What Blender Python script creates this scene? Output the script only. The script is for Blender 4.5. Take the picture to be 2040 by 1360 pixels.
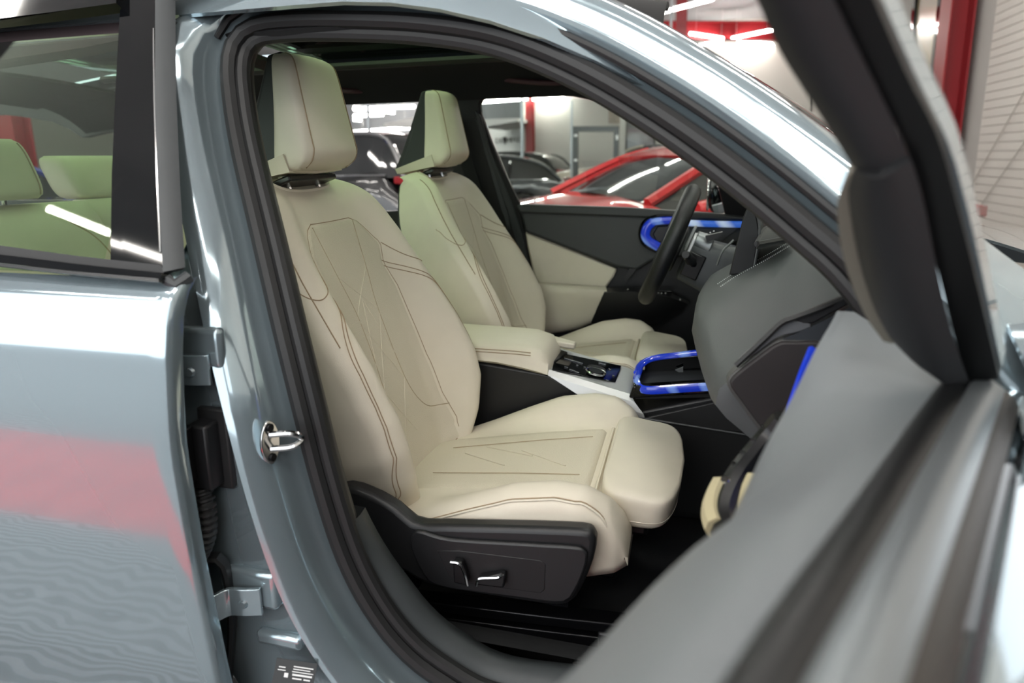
import bpy, bmesh, math, random
import numpy as np
from mathutils import Vector, Matrix

random.seed(7)
for o in list(bpy.data.objects): bpy.data.objects.remove(o)
SC = bpy.context.scene
COL = SC.collection

# ---------------------------------------------------------------- camera
IW, IH, FP = 2040.0, 1360.0, 1300.0
PCX, PCY = 1020.0, 587.0
ROLL, YAW, PITCH = math.radians(0.8), math.radians(15.3), math.radians(11.8)
CAM = np.array([0.0, -1.62, 1.29])
_f = np.array([-math.sin(YAW) * math.cos(PITCH), math.cos(YAW) * math.cos(PITCH), -math.sin(PITCH)])
_r0 = np.array([math.cos(YAW), math.sin(YAW), 0.0]); _u0 = np.cross(_r0, _f)
_r = math.cos(ROLL) * _r0 - math.sin(ROLL) * _u0
_u = math.cos(ROLL) * _u0 + math.sin(ROLL) * _r0
cd = bpy.data.cameras.new('camera'); cam = bpy.data.objects.new('camera', cd); COL.objects.link(cam)
cam.matrix_world = Matrix(((_r[0], _u[0], -_f[0], CAM[0]), (_r[1], _u[1], -_f[1], CAM[1]), (_r[2], _u[2], -_f[2], CAM[2]), (0, 0, 0, 1)))
cd.sensor_width = 36.0; cd.lens = FP / IW * 36.0; cd.shift_y = -(IH / 2 - PCY) / IW
cd.clip_start = 0.02; cd.clip_end = 200
cd.dof.use_dof = True; cd.dof.focus_distance = 1.30; cd.dof.aperture_fstop = 3.2
SC.camera = cam
# ---------------------------------------------------------------- world, exposure
w = bpy.data.worlds.new('world'); SC.world = w; w.use_nodes = True
w.node_tree.nodes['Background'].inputs[0].default_value = (0.93, 0.97, 1.0, 1)
w.node_tree.nodes['Background'].inputs[1].default_value = 1.25
SC.view_settings.view_transform = 'Standard'; SC.view_settings.look = 'None'
SC.view_settings.gamma = 1.0; SC.view_settings.use_curve_mapping = False
SC.view_settings.exposure = 1.25
LAMP_STRENGTH = 25.0
SC.cycles.use_denoising = True
SC.cycles.max_bounces = 8; SC.cycles.diffuse_bounces = 4; SC.cycles.glossy_bounces = 4
SC.cycles.transmission_bounces = 6; SC.cycles.transparent_max_bounces = 12
SC.cycles.caustics_reflective = False; SC.cycles.caustics_refractive = False
SC.cycles.sample_clamp_indirect = 6.0

# ---------------------------------------------------------------- helpers
def ray(x, y): return _f + (x - PCX) / FP * _r - (y - PCY) / FP * _u
def atY(x, y, Y):
    d = ray(x, y); return CAM + d * ((Y - CAM[1]) / d[1])
def atX(x, y, X):
    d = ray(x, y); return CAM + d * ((X - CAM[0]) / d[0])
def atZ(x, y, Z):
    d = ray(x, y); return CAM + d * ((Z - CAM[2]) / d[2])
def atS(x, y, yf):
    Y = 0.0
    for _ in range(30):
        p = atY(x, y, Y); Y = 0.5 * Y + 0.5 * yf(p[2])
    return atY(x, y, Y)
def lerp(a, b, t): return a + (b - a) * t
def interp(x, xs, ys): return float(np.interp(x, xs, ys))
def sstep(a, b, x):
    t = np.clip((x - a) / (b - a), 0, 1); return t * t * (3 - 2 * t)
def spline(pts, n, closed=False):
    """Catmull-Rom through the points, resampled evenly to n points"""
    P = [np.array(p, float) for p in pts]; m = len(P); out = []
    segs = m if closed else m - 1
    for i in range(segs):
        if closed: p0, p1, p2, p3 = P[(i - 1) % m], P[i], P[(i + 1) % m], P[(i + 2) % m]
        else:
            p1, p2 = P[i], P[i + 1]
            p0 = P[i - 1] if i > 0 else 2 * p1 - p2
            p3 = P[i + 2] if i + 2 < m else 2 * p2 - p1
        for k in range(16):
            t = k / 16.0
            out.append(0.5 * (2 * p1 + (p2 - p0) * t + (2 * p0 - 5 * p1 + 4 * p2 - p3) * t * t + (3 * p1 - p0 - 3 * p2 + p3) * t ** 3))
    out.append(P[0] if closed else P[-1])
    out = np.array(out); s = np.concatenate([[0], np.cumsum(np.linalg.norm(np.diff(out, axis=0), axis=1))])
    q = np.linspace(0, s[-1], n + 1 if closed else n)
    r = np.stack([np.interp(q, s, out[:, k]) for k in range(out.shape[1])], 1)
    return r[:-1] if closed else r

def srgb(h):
    h = h.lstrip('#'); c = [int(h[i:i + 2], 16) / 255.0 for i in (0, 2, 4)]
    return tuple(x / 12.92 if x <= 0.04045 else ((x + 0.055) / 1.055) ** 2.4 for x in c) + (1.0,)
MATS = {}
def mat(name, col, rough=0.5, metal=0.0, coat=0.0, bump=0.0, scale=200.0, var=0.0, spec=0.5, emit=None, estr=0.0, kind='noise', sheen=0.0, crough=0.05):
    if name in MATS: return MATS[name]
    m = bpy.data.materials.new(name); m.use_nodes = True; nt = m.node_tree; b = nt.nodes['Principled BSDF']
    c = srgb(col) if isinstance(col, str) else col
    b.inputs['Base Color'].default_value = c; b.inputs['Roughness'].default_value = rough; b.inputs['Metallic'].default_value = metal
    b.inputs['Coat Weight'].default_value = coat; b.inputs['Coat Roughness'].default_value = crough; b.inputs['Specular IOR Level'].default_value = spec
    if sheen: b.inputs['Sheen Weight'].default_value = sheen
    if emit: b.inputs['Emission Color'].default_value = srgb(emit); b.inputs['Emission Strength'].default_value = estr
    tc = nt.nodes.new('ShaderNodeTexCoord')
    if kind == 'voronoi':
        tx = nt.nodes.new('ShaderNodeTexVoronoi'); out = tx.outputs['Distance']
    else:
        tx = nt.nodes.new('ShaderNodeTexNoise'); tx.inputs['Detail'].default_value = 3.0; out = tx.outputs['Fac']
    tx.inputs['Scale'].default_value = scale; nt.links.new(tc.outputs['Object'], tx.inputs['Vector'])
    if bump:
        bp = nt.nodes.new('ShaderNodeBump'); bp.inputs['Strength'].default_value = bump; bp.inputs['Distance'].default_value = 0.001
        nt.links.new(out, bp.inputs['Height']); nt.links.new(bp.outputs['Normal'], b.inputs['Normal'])
    if var:
        n2 = nt.nodes.new('ShaderNodeTexNoise'); n2.inputs['Scale'].default_value = max(2.0, scale * 0.03); nt.links.new(tc.outputs['Object'], n2.inputs['Vector'])
        mx = nt.nodes.new('ShaderNodeMix'); mx.data_type = 'RGBA'; nt.links.new(n2.outputs['Fac'], mx.inputs['Factor'])
        mx.inputs['A'].default_value = tuple(x * (1 - var) for x in c[:3]) + (1,); mx.inputs['B'].default_value = tuple(min(1, x * (1 + var)) for x in c[:3]) + (1,)
        nt.links.new(mx.outputs['Result'], b.inputs['Base Color'])
    MATS[name] = m; return m
def glass(name, tint, refl=0.06, rough=0.0):
    """thin sheet glass: tinted straight-through light plus a mirror reflection"""
    if name in MATS: return MATS[name]
    m = bpy.data.materials.new(name); m.use_nodes = True; nt = m.node_tree
    for n in list(nt.nodes): nt.nodes.remove(n)
    o = nt.nodes.new('ShaderNodeOutputMaterial'); t = nt.nodes.new('ShaderNodeBsdfTransparent'); g = nt.nodes.new('ShaderNodeBsdfGlossy')
    t.inputs[0].default_value = tint; g.inputs['Roughness'].default_value = rough; g.inputs[0].default_value = (1, 1, 1, 1)
    fr = nt.nodes.new('ShaderNodeLayerWeight'); fr.inputs['Blend'].default_value = 0.12
    mp = nt.nodes.new('ShaderNodeMath'); mp.operation = 'ADD'; mp.inputs[1].default_value = refl; nt.links.new(fr.outputs['Fresnel'], mp.inputs[0])
    mx = nt.nodes.new('ShaderNodeMixShader'); nt.links.new(mp.outputs[0], mx.inputs[0]); nt.links.new(t.outputs[0], mx.inputs[1]); nt.links.new(g.outputs[0], mx.inputs[2])
    nt.links.new(mx.outputs[0], o.inputs[0]); MATS[name] = m; return m

class B:
    """collects verts and faces in world space for ONE mesh object"""
    def __init__(s): s.v = []; s.f = []
    def add(s, V, F):
        o = len(s.v); s.v += [tuple(map(float, p)) for p in V]; s.f += [tuple(i + o for i in f) for f in F]; return s
    def grid(s, P, cu=False, cv=False, capu=False, capv=False):
        """P[v][u] points; cu closes the u direction; capv caps the first and last row"""
        P = np.asarray(P, float); nv, nu = P.shape[:2]; V = P.reshape(-1, 3); F = []
        for j in range(nv if cv else nv - 1):
            for i in range(nu if cu else nu - 1):
                a = j * nu + i; b = j * nu + (i + 1) % nu; c = ((j + 1) % nv) * nu + (i + 1) % nu; d = ((j + 1) % nv) * nu + i
                F.append((a, b, c, d))
        if capv: F.append(tuple(range(nu - 1, -1, -1))); F.append(tuple((nv - 1) * nu + i for i in range(nu)))
        return s.add(V, F)
    def sheet(s, P, th, cu=False):
        """a grid given thickness th along its normals"""
        P = np.asarray(P, float)
        du = np.gradient(P, axis=1); dv = np.gradient(P, axis=0); n = np.cross(du, dv); n /= (np.linalg.norm(n, axis=2, keepdims=True) + 1e-12)
        Q = P - n * th; nv, nu = P.shape[:2]
        s.grid(P); o = len(s.v); s.v += [tuple(p) for p in Q.reshape(-1, 3)]
        for j in range(nv - 1):
            for i in range(nu - 1): s.f.append((o + j * nu + i, o + (j + 1) * nu + i, o + (j + 1) * nu + i + 1, o + j * nu + i + 1))
        k = o - nv * nu
        bd = [j * nu for j in range(nv)] + [(nv - 1) * nu + i for i in range(1, nu)] + [j * nu + nu - 1 for j in range(nv - 2, -1, -1)] + [i for i in range(nu - 2, 0, -1)]
        for a, b in zip(bd, bd[1:] + bd[:1]): s.f.append((k + b, k + a, o + a, o + b))
        return s
    def tube(s, pts, r, n=8, closed=False, cap=True, flat=1.0, up=None):
        P = np.asarray(pts, float); m = len(P)
        T = np.gradient(P, axis=0) if not closed else np.roll(P, -1, 0) - np.roll(P, 1, 0)
        T /= (np.linalg.norm(T, axis=1, keepdims=True) + 1e-12)
        ref = np.array(up if up is not None else (0, 0, 1.0)); a = np.cross(T[0], ref)
        if np.linalg.norm(a) < 1e-3: a = np.cross(T[0], (1, 0, 0))
        rows = []; R = np.full(m, r) if np.isscalar(r) else np.asarray(r, float)
        for i in range(m):
            if up is not None: a = np.cross(T[i], ref)
            a = a - T[i] * (a @ T[i]); a /= (np.linalg.norm(a) + 1e-12); b = np.cross(T[i], a)
            rows.append([P[i] + R[i] * (math.cos(k * 2 * math.pi / n) * a + flat * math.sin(k * 2 * math.pi / n) * b) for k in range(n)])
        return s.grid(rows, cu=True, cv=closed, capv=(cap and not closed))
    def prism(s, A, D):
        """polygon A (3D points) pushed by the vector D"""
        A = [np.array(a, float) for a in A]; D = np.array(D, float); n = len(A)
        V = A + [a + D for a in A]; F = [tuple(range(n)), tuple(range(2 * n - 1, n - 1, -1))]
        for i in range(n): F.append((i, i + n, (i + 1) % n + n, (i + 1) % n))
        return s.add(V, F)
    def box(s, c, d, ax=None):
        """box with centre c and full sizes d, optional axes (3 unit vectors)"""
        ax = np.eye(3) if ax is None else np.asarray(ax, float); c = np.array(c, float)
        V = [c + ax[0] * d[0] / 2 * i + ax[1] * d[1] / 2 * j + ax[2] * d[2] / 2 * k for i in (-1, 1) for j in (-1, 1) for k in (-1, 1)]
        return s.add(V, [(0, 1, 3, 2), (4, 6, 7, 5), (0, 4, 5, 1), (2, 3, 7, 6), (0, 2, 6, 4), (1, 5, 7, 3)])
    def disc(s, c, axis, r, h, n=24, r2=None):
        axis = np.array(axis, float); axis /= np.linalg.norm(axis); c = np.array(c, float)
        a = np.cross(axis, (0, 0, 1.0)); a = np.cross(axis, (1.0, 0, 0)) if np.linalg.norm(a) < 1e-3 else a; a /= np.linalg.norm(a); b = np.cross(axis, a)
        r2 = r if r2 is None else r2
        rows = [[c + axis * hh + rr * (math.cos(t) * a + math.sin(t) * b) for t in np.arange(n) * 2 * math.pi / n] for hh, rr in ((0, r), (h, r2))]
        return s.grid(rows, cu=True, capv=True)
    def make(s, name, m, parent=None, smooth=35.0, bevel=0.0, sub=0, segs=2):
        me = bpy.data.meshes.new(name); me.from_pydata(s.v, [], s.f); me.validate()
        off = Vector((0, 0, 0))
        if parent is not None:
            p = parent
            while p is not None: off += p.location; p = p.parent
        if off.length: me.transform(Matrix.Translation(-off))
        bm = bmesh.new(); bm.from_mesh(me); bmesh.ops.remove_doubles(bm, verts=bm.verts, dist=1e-6); bmesh.ops.recalc_face_normals(bm, faces=bm.faces)
        bm.to_mesh(me); bm.free()
        if smooth:
            me.polygons.foreach_set('use_smooth', [True] * len(me.polygons))
            try: me.set_sharp_from_angle(angle=math.radians(smooth))
            except Exception: pass
        me.materials.append(m)
        o = bpy.data.objects.new(name, me); COL.objects.link(o)
        if parent is not None: o.parent = parent
        if bevel:
            md = o.modifiers.new('bevel', 'BEVEL'); md.width = bevel; md.segments = segs; md.limit_method = 'ANGLE'; md.angle_limit = math.radians(30)
        if sub:
            md = o.modifiers.new('sub', 'SUBSURF'); md.levels = sub; md.render_levels = sub
        return o
def thing(name, label, cat, loc=(0, 0, 0), group=None):
    o = bpy.data.objects.new(name, None); COL.objects.link(o); o.location = loc; o.empty_display_size = 0.1
    o['label'] = label; o['category'] = cat
    if group: o['group'] = group
    return o
def tag(o, label, cat, group=None):
    o['label'] = label; o['category'] = cat
    if group: o['group'] = group
    return o
def struct(o): o['kind'] = 'structure'; return o
def copy_tree(o, parent=None):
    c = o.copy(); COL.objects.link(c); c.parent = parent
    for ch in [x for x in bpy.data.objects if x.parent == o]: copy_tree(ch, c)
    return c
def text_obj(name, txt, m, parent, loc, size, ax, depth=0.0005, align='CENTER'):
    """flat print: letters turned into a mesh; ax = (right, up) unit vectors"""
    cu = bpy.data.curves.new(name, 'FONT'); cu.body = txt; cu.size = size; cu.extrude = depth; cu.align_x = align; cu.align_y = 'CENTER'
    t = bpy.data.objects.new(name, cu); COL.objects.link(t)
    dg = bpy.context.evaluated_depsgraph_get(); me = bpy.data.meshes.new_from_object(t.evaluated_get(dg))
    bpy.data.objects.remove(t); bpy.data.curves.remove(cu)
    r = Vector(ax[0]); u = Vector(ax[1]); n = r.cross(u)
    M = Matrix(((r.x, u.x, n.x, loc[0]), (r.y, u.y, n.y, loc[1]), (r.z, u.z, n.z, loc[2]), (0, 0, 0, 1))); me.transform(M)
    off = Vector((0, 0, 0)); p = parent
    while p is not None: off += p.location; p = p.parent
    me.transform(Matrix.Translation(-off)); me.materials.clear(); me.materials.append(m); me.name = name
    o = bpy.data.objects.new(name, me); COL.objects.link(o); o.parent = parent; return o

# ---------------------------------------------------------------- materials
CREAM = mat('cream_leather', '#dad1c0', 0.48, bump=0.12, scale=900, kind='voronoi', var=0.03)
PERF = mat('perforated_leather', '#d0c7b5', 0.55, bump=0.5, scale=520, kind='voronoi')
THREAD = mat('brown_thread', '#a28c73', 0.8)
BLK = mat('black_plastic', '#1c1c1e', 0.42, bump=0.15, scale=700)
BLKS = mat('black_satin', '#131315', 0.3)
GLOSSBLK = mat('gloss_black', '#040507', 0.05, spec=0.45)
RUB = mat('rubber', '#1b1b1c', 0.55, bump=0.05, scale=300)
GREYL = mat('anthracite_leather', '#37393a', 0.5, bump=0.2, scale=800, kind='voronoi')
HEAD = mat('headliner_fabric', '#151516', 0.95, bump=0.2, scale=600)
CARPET = mat('carpet', '#26282a', 1.0, bump=1.0, scale=900, var=0.3)
PAINT = mat('blue_grey_paint', '#a7b7be', 0.11, metal=0.68, coat=1.0, crough=0.02)
CHROME = mat('chrome', '#d8d8d8', 0.12, metal=1.0)
SILVER = mat('satin_silver', '#c9cacb', 0.38, metal=0.35)
STEEL = mat('dark_steel', '#1a1a1d', 0.25, metal=0.6)
WHITE = mat('white_print', '#e8e8e8', 0.5)
def lit_blue(name, c0, c1, pos, es):
    """backlit trim: blue with pale slanting streaks"""
    m = bpy.data.materials.new(name); m.use_nodes = True; nt = m.node_tree; b = nt.nodes['Principled BSDF']; N = nt.nodes.new; L = nt.links.new
    tc = N('ShaderNodeTexCoord'); mp = N('ShaderNodeMapping'); mp.inputs['Rotation'].default_value = (.3, .5, .6); mp.inputs['Scale'].default_value = (28, 28, 28); L(tc.outputs['Object'], mp.inputs[0])
    wv = N('ShaderNodeTexWave'); wv.inputs['Scale'].default_value = .14; wv.inputs['Distortion'].default_value = 5.0; wv.inputs['Detail'].default_value = 2; L(mp.outputs[0], wv.inputs['Vector'])
    cr = N('ShaderNodeValToRGB'); cr.color_ramp.elements[0].position = pos; cr.color_ramp.elements[0].color = srgb(c0); cr.color_ramp.elements[1].position = 1.0; cr.color_ramp.elements[1].color = srgb(c1); L(wv.outputs['Fac'], cr.inputs[0])
    L(cr.outputs[0], b.inputs['Base Color']); L(cr.outputs[0], b.inputs['Emission Color']); b.inputs['Emission Strength'].default_value = es; b.inputs['Roughness'].default_value = .15; b.inputs['Coat Weight'].default_value = .6
    return m
BLUE = lit_blue('blue_ambient_light', '#1c37b8', '#6f8fdd', .70, .14)
BLUEP = lit_blue('pale_blue_light', '#3f6fd6', '#c3d6f2', .35, .20)
RED = mat('signal_red', '#e03024', 0.4)
# ================================================================ showroom shell
X0, X1, Y0, Y1, ZC = -24.0, 3.45, -7.0, 25.0, 5.4
def floor_mat():
    m = bpy.data.materials.new('floor_tiles'); m.use_nodes = True; nt = m.node_tree; b = nt.nodes['Principled BSDF']; N = nt.nodes.new; L = nt.links.new
    tc = N('ShaderNodeTexCoord'); sp = N('ShaderNodeSeparateXYZ'); L(tc.outputs['Object'], sp.inputs[0])
    # swirling ribbed relief, one motif per half-metre tile
    wv = N('ShaderNodeTexWave'); wv.wave_type = 'RINGS'; wv.inputs['Scale'].default_value = 8.5; wv.inputs['Distortion'].default_value = 11.0; wv.inputs['Detail'].default_value = 1.0; wv.inputs['Detail Scale'].default_value = 0.7
    mp = N('ShaderNodeMapping'); mp.inputs['Location'].default_value = (1.6, 1.5, 0); L(tc.outputs['Object'], mp.inputs[0]); L(mp.outputs[0], wv.inputs['Vector'])
    def mth(op, a, bb):
        n = N('ShaderNodeMath'); n.operation = op
        for i, q in enumerate((a, bb)):
            if q is None: continue
            if isinstance(q, (int, float)): n.inputs[i].default_value = q
            else: L(q, n.inputs[i])
        return n.outputs[0]
    g1 = mth('GREATER_THAN', sp.outputs['Y'], -2.62); g2 = mth('LESS_THAN', sp.outputs['Y'], -2.0); red = mth('MULTIPLY', g1, g2)
    cr = N('ShaderNodeValToRGB'); cr.color_ramp.elements[0].position = 0.42; cr.color_ramp.elements[1].position = 0.58
    cr.color_ramp.elements[0].color = srgb('#2c2d30'); cr.color_ramp.elements[1].color = srgb('#88898c'); L(wv.outputs['Color'], cr.inputs[0])
    ck = N('ShaderNodeTexChecker'); ck.inputs['Scale'].default_value = 5.0; ck.inputs['Color1'].default_value = srgb('#c4343a'); ck.inputs['Color2'].default_value = srgb('#b62c34')
    mr = N('ShaderNodeMapping'); mr.inputs['Rotation'].default_value = (0, 0, math.radians(45)); L(tc.outputs['Object'], mr.inputs[0]); L(mr.outputs[0], ck.inputs['Vector'])
    mx = N('ShaderNodeMix'); mx.data_type = 'RGBA'; L(red, mx.inputs['Factor']); L(cr.outputs[0], mx.inputs['A']); L(ck.outputs[0], mx.inputs['B'])
    L(mx.outputs['Result'], b.inputs['Base Color']); b.inputs['Roughness'].default_value = 0.45
    bp = N('ShaderNodeBump'); bp.inputs['Strength'].default_value = 0.3; bp.inputs['Distance'].default_value = 0.003; L(wv.outputs['Fac'], bp.inputs['Height']); L(bp.outputs[0], b.inputs['Normal'])
    return m
WALLW = mat('white_wall_paint', '#b9b7b1', 0.8, var=0.03, scale=60)
CEILM = mat('ceiling_grey', '#a9abad', 0.9, var=0.05, scale=40)
REDC = mat('red_steel_paint', '#8c121b', 0.45, bump=0.05, scale=80)
FRAME = mat('grey_frame_paint', '#3c4247', 0.45)
struct(B().box(((X0 + X1) / 2, (Y0 - 4 + Y1) / 2, -0.05), (X1 - X0, Y1 - Y0 + 4, 0.1)).make('floor', floor_mat()))
struct(B().box(((X0 + X1) / 2, (Y0 + Y1) / 2, ZC + 0.05), (X1 - X0, Y1 - Y0, 0.1)).make('ceiling', CEILM))
struct(B().box(((X0 + X1) / 2, Y1 + 0.1, ZC / 2), (X1 - X0, 0.2, ZC)).make('wall_back', mat('grey_wall_paint', '#85888b', 0.8, var=0.03, scale=60)))
struct(B().box((X0 - 0.1, (Y0 + Y1) / 2, ZC / 2), (0.2, Y1 - Y0, ZC)).make('wall_left', WALLW))
wr = struct(B().box((X1 + 0.16, (Y0 + Y1) / 2, ZC / 2), (0.2, Y1 - Y0, ZC)).make('wall_right', WALLW))
# ribbed white panels of the right-hand wall, one board per rib
PANEL = mat('white_ribbed_panel', '#d3cec6', 0.45, var=0.03, scale=30)
bw = 0.10
base = B().prism([(X1, -2.0, 0), (X1, 8.0, 0), (X1, 8.0, bw - 0.004), (X1, -2.0, bw - 0.004)], (0.06, 0, 0)).make('wall_panel', PANEL, wr, bevel=0.004, smooth=40)
for k in range(1, 54):
    c = base.copy(); COL.objects.link(c); c.parent = wr; c.location = (0, 0, k * bw)
def ibeam(name, p, h, w=0.34, d=0.34, rot=0.0):
    """upright H-section steel column"""
    b = B(); c, s = math.cos(rot), math.sin(rot); ax = [(c, s, 0), (-s, c, 0), (0, 0, 1)]; A = np.array(ax)
    p = np.array(p, float)
    b.box(p + A[1] * (d / 2 - 0.012) + (0, 0, h / 2), (w, 0.024, h), ax); b.box(p - A[1] * (d / 2 - 0.012) + (0, 0, h / 2), (w, 0.024, h), ax)
    b.box(p + (0, 0, h / 2), (0.018, d - 0.048, h), ax)
    return b.make(name, REDC, bevel=0.004)
q = atX(1893, 205, 3.42)
tag(ibeam('steel_column', (3.285, 8.75, 0), ZC - 0.05, 0.42, 0.29, math.radians(90)), 'red steel column beside the ribbed white wall on the right', 'column')
cols = [(1056, 262, 20.5, 'red steel column left of the grey gate frame, seen through the driver window'), (1185, 262, 21.5, 'red steel column behind the grey gate frame'),
        (1348, 300, 17.5, 'red steel column right of the framed poster, above the red car'), ]
for x, y, Y, lb in cols:
    p = atY(x, y, Y); tag(ibeam('steel_column', (p[0], Y, 0), ZC - 0.05, 0.26 if Y > 19 else 0.28, 0.3), lb, 'column')
p = atY(30, 260, 6.0); tag(ibeam('steel_column', (p[0], 6.0, 0), ZC - 0.05, 0.3, 0.3), 'red steel column seen through the rear cabin glass at far left', 'column')
p = atY(727, 240, 9.0)
# roof beams
def beam(name, a, b_, h, lb):
    a = np.array(a); b_ = np.array(b_); d = b_ - a; L_ = np.linalg.norm(d); d = d / L_; n = np.array([-d[1], d[0], 0]); c = (a + b_) / 2; ax = [d, n, (0, 0, 1)]
    bb = B(); bb.box(c + (0, 0, h / 2 - 0.015), (L_, 0.3, 0.03), ax); bb.box(c - (0, 0, h / 2 - 0.015), (L_, 0.3, 0.03), ax); bb.box(c, (L_, 0.02, h - 0.06), ax)
    return tag(bb.make(name, REDC), lb, 'beam')
beam('roof_beam', (-9.0, 16.6, 4.95), (3.4, 20.0, 4.75), 0.5, 'dark red roof beam crossing under the ceiling above the windscreen pillar')
beam('roof_beam', (-23, 23.5, 5.0), (-9.2, 23.5, 5.0), 0.4, 'dark red roof beam along the far back wall')
# ---------------------------------------------------------------- ceiling tubes
LAMP = mat('lamp_tube', '#ffffff', 0.5, emit='#fffaf2', estr=LAMP_STRENGTH)
LBODY = mat('lamp_body', '#d8d8d8', 0.5)
def tube_lamp(a, b_, lb, grp=None, r=0.035):
    a = np.array(a, float); b_ = np.array(b_, float); d = (b_ - a) / np.linalg.norm(b_ - a)
    root = thing('tube_lamp', lb, 'lamp', tuple((a + b_) / 2), grp)
    n = 4; B().tube([a, a + (b_ - a) * .33, a + (b_ - a) * .67, b_], r, 8).make('light_tube', LAMP, root)
    s = np.cross(d, (0, 0, 1)); B().box((a + b_) / 2 + (0, 0, r + 0.012), (np.linalg.norm(b_ - a), 0.05, 0.02), [d, s, (0, 0, 1)]).make('housing', LBODY, root)
    for t in (0.15, 0.85):
        c = a + (b_ - a) * t; B().tube([c + (0, 0, r), (c[0], c[1], ZC)], 0.004, 5).make('hanger', LBODY, root)
    return root
def pz(x, y, z): return atZ(x, y, z)
Z1 = 4.6
star = pz(1450, 78, Z1)
tube_lamp(pz(1375, 67, Z1), lerp(star, pz(1375, 67, Z1), .04), 'left arm of the crossed ceiling tubes above the windscreen pillar')
tube_lamp(lerp(star, pz(1543, 59, Z1), .04), pz(1543, 59, Z1), 'upper right arm of the crossed ceiling tubes above the windscreen pillar')
tube_lamp(lerp(star, pz(1563, 91, Z1), .04), pz(1563, 91, Z1), 'lower right arm of the crossed ceiling tubes, ending at the door frame')
tube_lamp(lerp(star, pz(1390, 92, Z1), .04), pz(1390, 92, Z1), 'lower left arm of the crossed ceiling tubes, dipping behind the roof edge')
tube_lamp(pz(1300, 30, Z1), pz(1420, -2, Z1), 'long bright ceiling tube rising from the roof edge at the top')
Z2 = 3.3
for a, b_, lb in [((705, 217), (826, 212), 'longest bright tube across the rear side window, topmost'), ((705, 214), (785, 224), 'slanting tube just under the topmost one in the rear side window'),
                  ((705, 231), (763, 228), 'second level short tube in the rear side window'), ((705, 238), (719, 239), 'shortest tube stub next to the passenger headrest'),
                  ((705, 263), (826, 254), 'lowest long tube just above the dark car in the rear side window'),
                  ((955, 203), (1050, 196), 'ceiling tube at the top left of the driver window'), ((1050, 197), (1125, 197), 'thin ceiling tube right of the window post in the driver window'),
                  ]:
    yy_ = (20.2 + .3 * (a[0] > 1000)) if a[0] > 900 else 21.6 + .02 * (a[1] - 210) * .9 + .6 * (b_[0] == 785)
    tube_lamp(atY(*a, yy_), atY(*b_, yy_), lb, r=0.05)
tube_lamp(pz(538, 76, 4.3), pz(668, 80, 4.3), 'ceiling tube seen through the panoramic roof above the passenger headrest')
tube_lamp(pz(788, 69, 4.3), pz(812, 62, 4.3), 'short ceiling tube seen through the panoramic roof right of the headrest')
# unseen zigzag tubes added to light the car; last pair lights the sign
k = 0
GR = 'unseen zigzag ceiling tubes added for light'
for (cx, cy) in [(-1.9, -2.9), (0.9, -2.9), (-1.9, 0.3), (0.9, 0.6), (-4.9, -1.2), (-4.9, 2.2), (-1.9, 4.0), (1.3, 4.2), (-5.0, -4.6), (-1.8, -5.4), (1.2, -5.4), (-8.5, 0.5), (-8.5, 5.0), (-5.0, 7.5), (-1.5, 9.0), (-12, -3), (-13, 9), (-8, 13), (-8.2, 18.6)]:
    for s in (-1, 1):
        tube_lamp((cx + s * 0.12, cy - 0.3, 4.3), (cx + s * 1.25, cy + 0.55, 4.3), 'unseen white ceiling tube of the angled pairs, added to light the car and hall', GR)
# suspended white ceiling panel seen above the far cars
PAN = mat('white_soffit', '#e9e9e6', 0.7)
q = [pz(770, 238, 3.0), pz(815, 230, 3.0)]
so = B().prism([atY(765, 246, 21), atY(832, 232, 21), atY(832, 252, 21), atY(765, 252, 21)], (0, 1.5, 0)).make('ceiling_soffit', PAN, bevel=0.01)
tag(so, 'white boxed soffit below the ceiling in the rear side window', 'soffit')
so = B().prism([atY(958, 238, 19), atY(1030, 235, 19), atY(1030, 242, 19), atY(958, 254, 19)], (0, 3.0, 0)).make('ceiling_soffit', PAN, bevel=0.01)
tag(so, 'bright white soffit edge above the wall lettering in the driver window', 'soffit')
# ---------------------------------------------------------------- wall lettering, poster, gate frame
sg = thing('wall_sign', 'white showroom wall panel with small black lettering and emblem', 'sign', tuple(atY(1005, 310, 22)))
B().prism([atY(930, 245, 22.2), atY(1049, 240, 22.2), atY(1049, 345, 22.2), atY(930, 345, 22.2)], (0, 0.06, 0)).make('panel', mat('sign_white', '#e4e4e2', 0.6), sg)
INK = mat('black_ink', '#232326', 0.7)
a = atY(981, 281, 22.15); text_obj('lettering', 'DETM', INK, sg, (a[0] + 0.10, 22.15, a[2]), 0.25, ((1, 0, 0), (0, 0, 1)), align='LEFT')
a = atY(1013, 279, 22.15); text_obj('lettering', 'TREET', INK, sg, (a[0], 22.15, a[2]), 0.25, ((1, 0, 0), (0, 0, 1)), align='LEFT')
a = atY(1006, 280, 22.15); B().prism([a + np.array(v) for v in ((-.08, 0, .13), (.08, 0, .13), (.07, 0, -.01), (0, 0, -.17), (-.07, 0, -.01))], (0, -0.004, 0)).make('emblem', INK, sg)
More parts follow.
